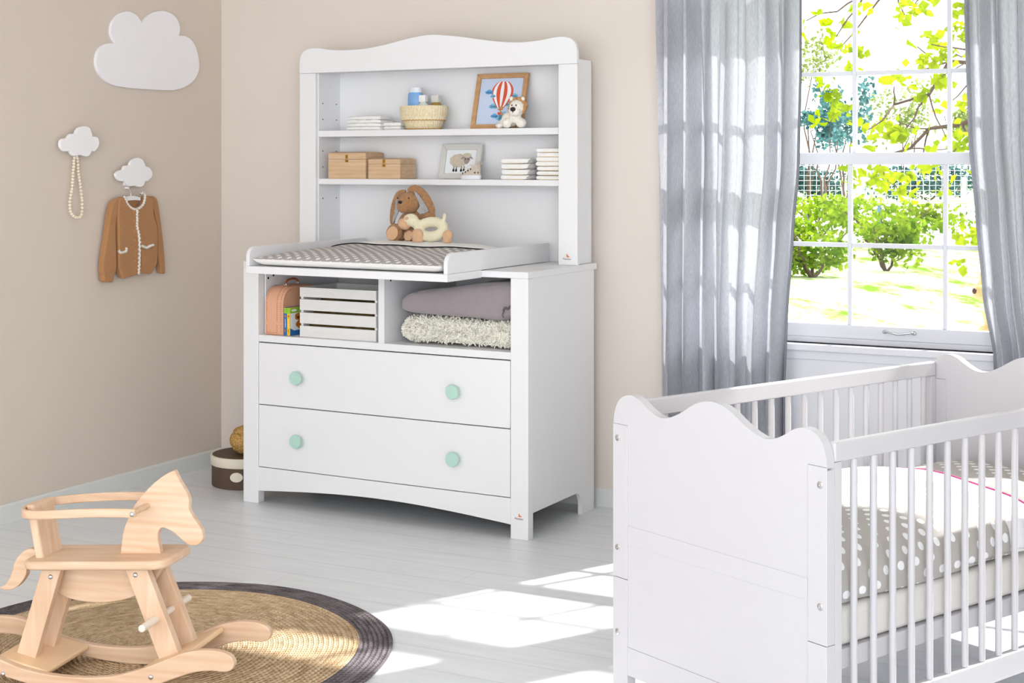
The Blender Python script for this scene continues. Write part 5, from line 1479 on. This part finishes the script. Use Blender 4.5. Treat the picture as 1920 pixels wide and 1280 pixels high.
# ------------------------------------------------------------------ cot
co = thing('cot', 'white wooden cot with curved end boards and vertical bars in front of the window', 'cot', COT)
CWD, CLN = 0.746, 1.42
half = [(0.0, 0.790), (0.003, 0.820), (0.014, 0.850), (0.035, 0.871), (0.068, 0.880), (0.100, 0.873), (0.135, 0.853), (0.172, 0.838), (0.208, 0.838), (0.255, 0.856), (0.310, 0.887), (0.345, 0.899), (0.373, 0.902)]
topc = spline(half + [(CWD - x, z) for x, z in half[:-1][::-1]], 4)
def shaped_panel(e, y0, y1):
    """board with curved crown whose shoulders rest on the posts; front and back are vertical strips"""
    X0, X1, ZS, ZB = 0.0585, CWD - 0.0585, 0.7975, 0.2035
    def ztop(x):
        for (a, za), (b, zb) in zip(topc, topc[1:]):
            if a <= x <= b and b > a: return za + (zb - za) * (x - a) / (b - a)
        return topc[-1][1]
    cols = [(0.0, topc[0][1], ZS)] + [(x, z, ZS) for x, z in topc[1:] if x < X0] + [(X0, ztop(X0), ZS), (X0, ztop(X0), ZB)]
    cols += [(x, z, ZB) for x, z in topc if X0 < x < X1] + [(X1, ztop(X1), ZB), (X1, ztop(X1), ZS)] + [(x, z, ZS) for x, z in topc if x > X1]
    m = MB(); vs = []
    for x, zt, zb in cols: vs += [(x, y0, zt), (x, y0, zb), (x, y1, zt), (x, y1, zb)]
    fs = [(0, 1, 3, 2), tuple(4 * (len(cols) - 1) + k for k in (0, 2, 3, 1))]
    for i in range(len(cols) - 1):
        a, b = 4 * i, 4 * i + 4
        if cols[i + 1][0] - cols[i][0] > 1e-7:
            fs += [(a, b, b + 1, a + 1), (a + 2, a + 3, b + 3, b + 2), (a, a + 2, b + 2, b)]
        fs.append((a + 1, b + 1, b + 3, a + 3))
    m.add(vs, fs)
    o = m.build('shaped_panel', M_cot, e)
    bm = bmesh.new(); bm.from_mesh(o.data)
    bmesh.ops.remove_doubles(bm, verts=bm.verts, dist=1e-6)
    bm.to_mesh(o.data); bm.free()
    md = o.modifiers.new('bevel', 'BEVEL'); md.width = 0.0025; md.segments = 2; md.limit_method = 'ANGLE'; md.angle_limit = R(50)
    return o
def end_board(v0, sgn):
    """sgn=+1: outside face towards -v"""
    e = bpy.data.objects.new('end_board', None); C.objects.link(e); e.parent = co; e.location = (0, v0, 0)
    T = 0.030
    shaped_panel(e, 0.0022, T - 0.0012)
    for u0 in (0.0, CWD - 0.058):
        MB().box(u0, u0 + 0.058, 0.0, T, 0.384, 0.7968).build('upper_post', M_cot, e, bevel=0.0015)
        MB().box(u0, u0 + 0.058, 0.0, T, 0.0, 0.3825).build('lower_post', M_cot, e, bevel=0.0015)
    MB().box(0.0587, CWD - 0.0587, *((0.0006, 0.0021) if sgn > 0 else (T - 0.0011, T - 0.0003)), 0.478, 0.529).build('middle_rail', M_cot, e, bevel=0.0005)
    MB().box(0.0585, CWD - 0.0585, 0.0, T, 0.128, 0.203).build('bottom_rail', M_cot, e, bevel=0.0012)
    return e
e1 = end_board(0.0, 1)
e2 = end_board(CLN - 0.03, -1)
for u, z in ((0.020, 0.760), (0.020, 0.464), (0.020, 0.236), (0.727, 0.767 - 0.012), (0.727, 0.472), (0.727, 0.205)):
    b_ = MB().lathe([(0.0085, -0.0002), (0.0085, 0.0016), (0.0070, 0.0026), (0.0035, 0.0026), (0.0030, 0.0008), (0.0, 0.0008)], 20, (u, 0.0, z), Matrix.Rotation(R(90), 4, 'X'))
    b_.build('bolt', M_steel, e1, smooth=40)
def side(u0, nm):
    s_ = bpy.data.objects.new(nm, None); C.objects.link(s_); s_.parent = co; s_.location = (u0, 0, 0)
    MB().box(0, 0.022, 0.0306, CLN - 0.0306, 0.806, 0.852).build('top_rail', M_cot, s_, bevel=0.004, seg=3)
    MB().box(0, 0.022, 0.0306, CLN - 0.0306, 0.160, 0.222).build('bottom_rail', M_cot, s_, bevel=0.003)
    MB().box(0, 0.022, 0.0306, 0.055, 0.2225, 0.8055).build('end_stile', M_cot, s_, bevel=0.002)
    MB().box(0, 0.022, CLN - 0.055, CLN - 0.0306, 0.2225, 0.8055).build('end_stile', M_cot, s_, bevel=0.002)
    b0 = None; v = 0.110
    while v < CLN - 0.07:
        if b0 is None:
            b0 = MB().lathe([(0.0088, 0.2226), (0.0088, 0.8055)], 14).build('bar', M_cot, s_, smooth=50); b0.location = (0.011, v, 0)
        else:
            q = b0.copy(); C.objects.link(q); q.parent = s_; q.location = (0.011, v, 0)
        v += 0.0722
    return s_
side(CWD - 0.0225, 'near_side')
side(0.0005, 'far_side')
MB().box(0.030, CWD - 0.030, 0.034, CLN - 0.034, 0.305, 0.352).build('mattress_base', M_cot, co, bevel=0.003)

mt = thing('cot_mattress', 'thick white mattress lying inside the cot', 'mattress', COT)
M_matt = mat('mattress_cover', '#e3dfdc', 0.9, 0.2, 0.01, 20, 0.1, 150)
MB().box(0.034, CWD - 0.033, 0.038, CLN - 0.04, 0.3535, 0.452).build('mattress_body', M_matt, mt, bevel=0.022, seg=5, smooth=60)

M_dots2 = dotted('grey_dotted_bedding', '#b9b4b0', '#f4f4f6', 0.062, 0.0105)
M_bedw = mat('white_bed_cotton', '#f1f1f3', 0.9, 0.2, 0.01, 20, 0.15, 60)
dv = thing('cot_duvet', 'grey duvet with white dots and white top edge spread in the cot', 'duvet', COT)
DV0, DV1 = 0.045, 0.965
prof = [(0.060, 0.465), (0.050, 0.505), (0.060, 0.545), (0.095, 0.570), (0.17, 0.585), (0.28, 0.592), (0.40, 0.596), (0.52, 0.594), (0.61, 0.586), (0.665, 0.566), (0.698, 0.530), (0.708, 0.490), (0.708, 0.455)]
ps = spline(prof, 6)
al = [0]
for a, b in zip(ps, ps[1:]): al.append(al[-1] + (Vector(b) - Vector(a)).length)
def dpt(a, b):
    s_ = a * (len(ps) - 1); i = min(len(ps) - 2, int(s_)); f = s_ - i
    u = ps[i][0] * (1 - f) + ps[i + 1][0] * f; z = ps[i][1] * (1 - f) + ps[i + 1][1] * f
    v = DV0 + (DV1 - DV0) * b
    topness = max(0, min(1, (z - 0.50) / 0.08))
    z += topness * (0.014 * noise.noise(Vector((u * 5, v * 4, 1.3))) + 0.010 * math.sin(v * 9 + 2.2 * u) + 0.010 * math.sin(math.pi * b))
    endf = min(1, b / 0.05) if b < 0.05 else 1
    z = 0.455 + (z - 0.455) * (0.55 + 0.45 * math.sqrt(max(0, 1 - (1 - endf) ** 2)))
    if b > 0.93: z = 0.455 + (z - 0.455) * (1 - 0.25 * ((b - 0.93) / 0.07) ** 2)
    sidey = max(0, 1 - abs(z - 0.50) / 0.06) if u > 0.6 else 0
    u += sidey * (0.006 * math.sin(v * 2 * math.pi / 0.0722 - 8.5) * 0.8 + 0.005 * math.sin(v * 13))
    if u > 0.6 and z < 0.47: z += 0.010 * b + 0.004 * math.sin(v * 11)
    return (min(u, 0.7175), v, z)
def duv(a, b):
    s_ = a * (len(ps) - 1); i = min(len(ps) - 2, int(s_)); f = s_ - i
    return (al[i] * (1 - f) + al[i + 1] * f, (DV1 - DV0) * b)
m = MB().grid(lambda a, b: dpt(a, b * 0.80), 72, 90, 0, lambda a, b: duv(a, b * 0.80))
m.build('dotted_cover', M_dots2, dv, smooth=180, normals=False, solid=0.004)
m = MB().grid(lambda a, b: dpt(a, 0.80 + b * 0.20), 72, 24)
m.build('white_top_fold', M_bedw, dv, smooth=180, normals=False, solid=0.004)
M_pink = mat('pink_piping', '#c2568b', 0.7, 0.2, 0.1, 20)
pp = [tuple(Vector(dpt(0.10 + 0.80 * k / 50, 0.955 + 0.012 * math.sin(k * 0.15))) + Vector((0, 0, 0.004))) for k in range(51)]
MB().tube(pp, 0.0036, 8).build('pink_piping', M_pink, dv, smooth=180)

pl = thing('cot_pillow', 'flat pillow in grey dotted cotton at the far end of the cot', 'pillow', COT)
PU0, PU1, PV0, PV1 = 0.075, 0.68, 0.985, 1.365
def pz(a, b):
    x, y = 2 * a - 1, 2 * b - 1
    return max(0, 1 - abs(x) ** 3) ** 0.5 * max(0, 1 - abs(y) ** 3) ** 0.5
m = MB()
m.grid(lambda a, b: (PU0 + (PU1 - PU0) * a, PV0 + (PV1 - PV0) * b, 0.500 + 0.085 * pz(a, b)), 36, 26, 0, lambda a, b: ((PU1 - PU0) * a, (PV1 - PV0) * b))
m.grid(lambda a, b: (PU0 + (PU1 - PU0) * a, PV0 + (PV1 - PV0) * b, 0.500 - 0.045 * pz(a, b)), 36, 26, 0, lambda a, b: ((PU1 - PU0) * a, (PV1 - PV0) * b))
m.build('pillow_case', M_dots2, pl, smooth=180, normals=False)

# ------------------------------------------------------------------ pale round-headed toy beyond the glass, beside the right curtain
M_bear = mat('pale_cream_fur', '#c9b27c', 0.95, 0.1, 0.06, 60, 0.3, 120)
tb = thing('cream_toy_bear', 'pale cream round-headed toy outside the window beside the right curtain', 'plush toy', BACK, 1.632, 0.24, 0.0)
MB().box(-0.14, 0.16, -0.05, 0.20, 0.765, 0.785).build('outer_ledge', M_trim, None) if False else None
m = MB().ell((0.0, 0.09, 0.985), (0.062, 0.055, 0.062)).ell((-0.035, 0.04, 0.975), (0.035, 0.03, 0.032)).ell((0.03, 0.10, 0.88), (0.066, 0.06, 0.075)).ell((-0.02, 0.06, 0.815), (0.03, 0.05, 0.026)).ell((0.06, 0.05, 0.815), (0.03, 0.05, 0.026)).ell((-0.03, 0.10, 1.040), (0.02, 0.012, 0.02)).ell((0.045, 0.10, 1.035), (0.02, 0.012, 0.02))
m.build('plush_body', M_bear, tb, remesh=0.005)
MB().ell((-0.055, 0.015, 0.983), (0.009, 0.006, 0.012)).build('nose', mat('dark_brown_nose', '#4a2618', 0.5), tb, smooth=180)
ol = MB().box(UW0 - 0.03, UW1 + 0.03, 0.2, 0.46, 0.755, 0.7885)
struct(put(ol.build('trim_3', M_trim, bevel=0.004), BACK))
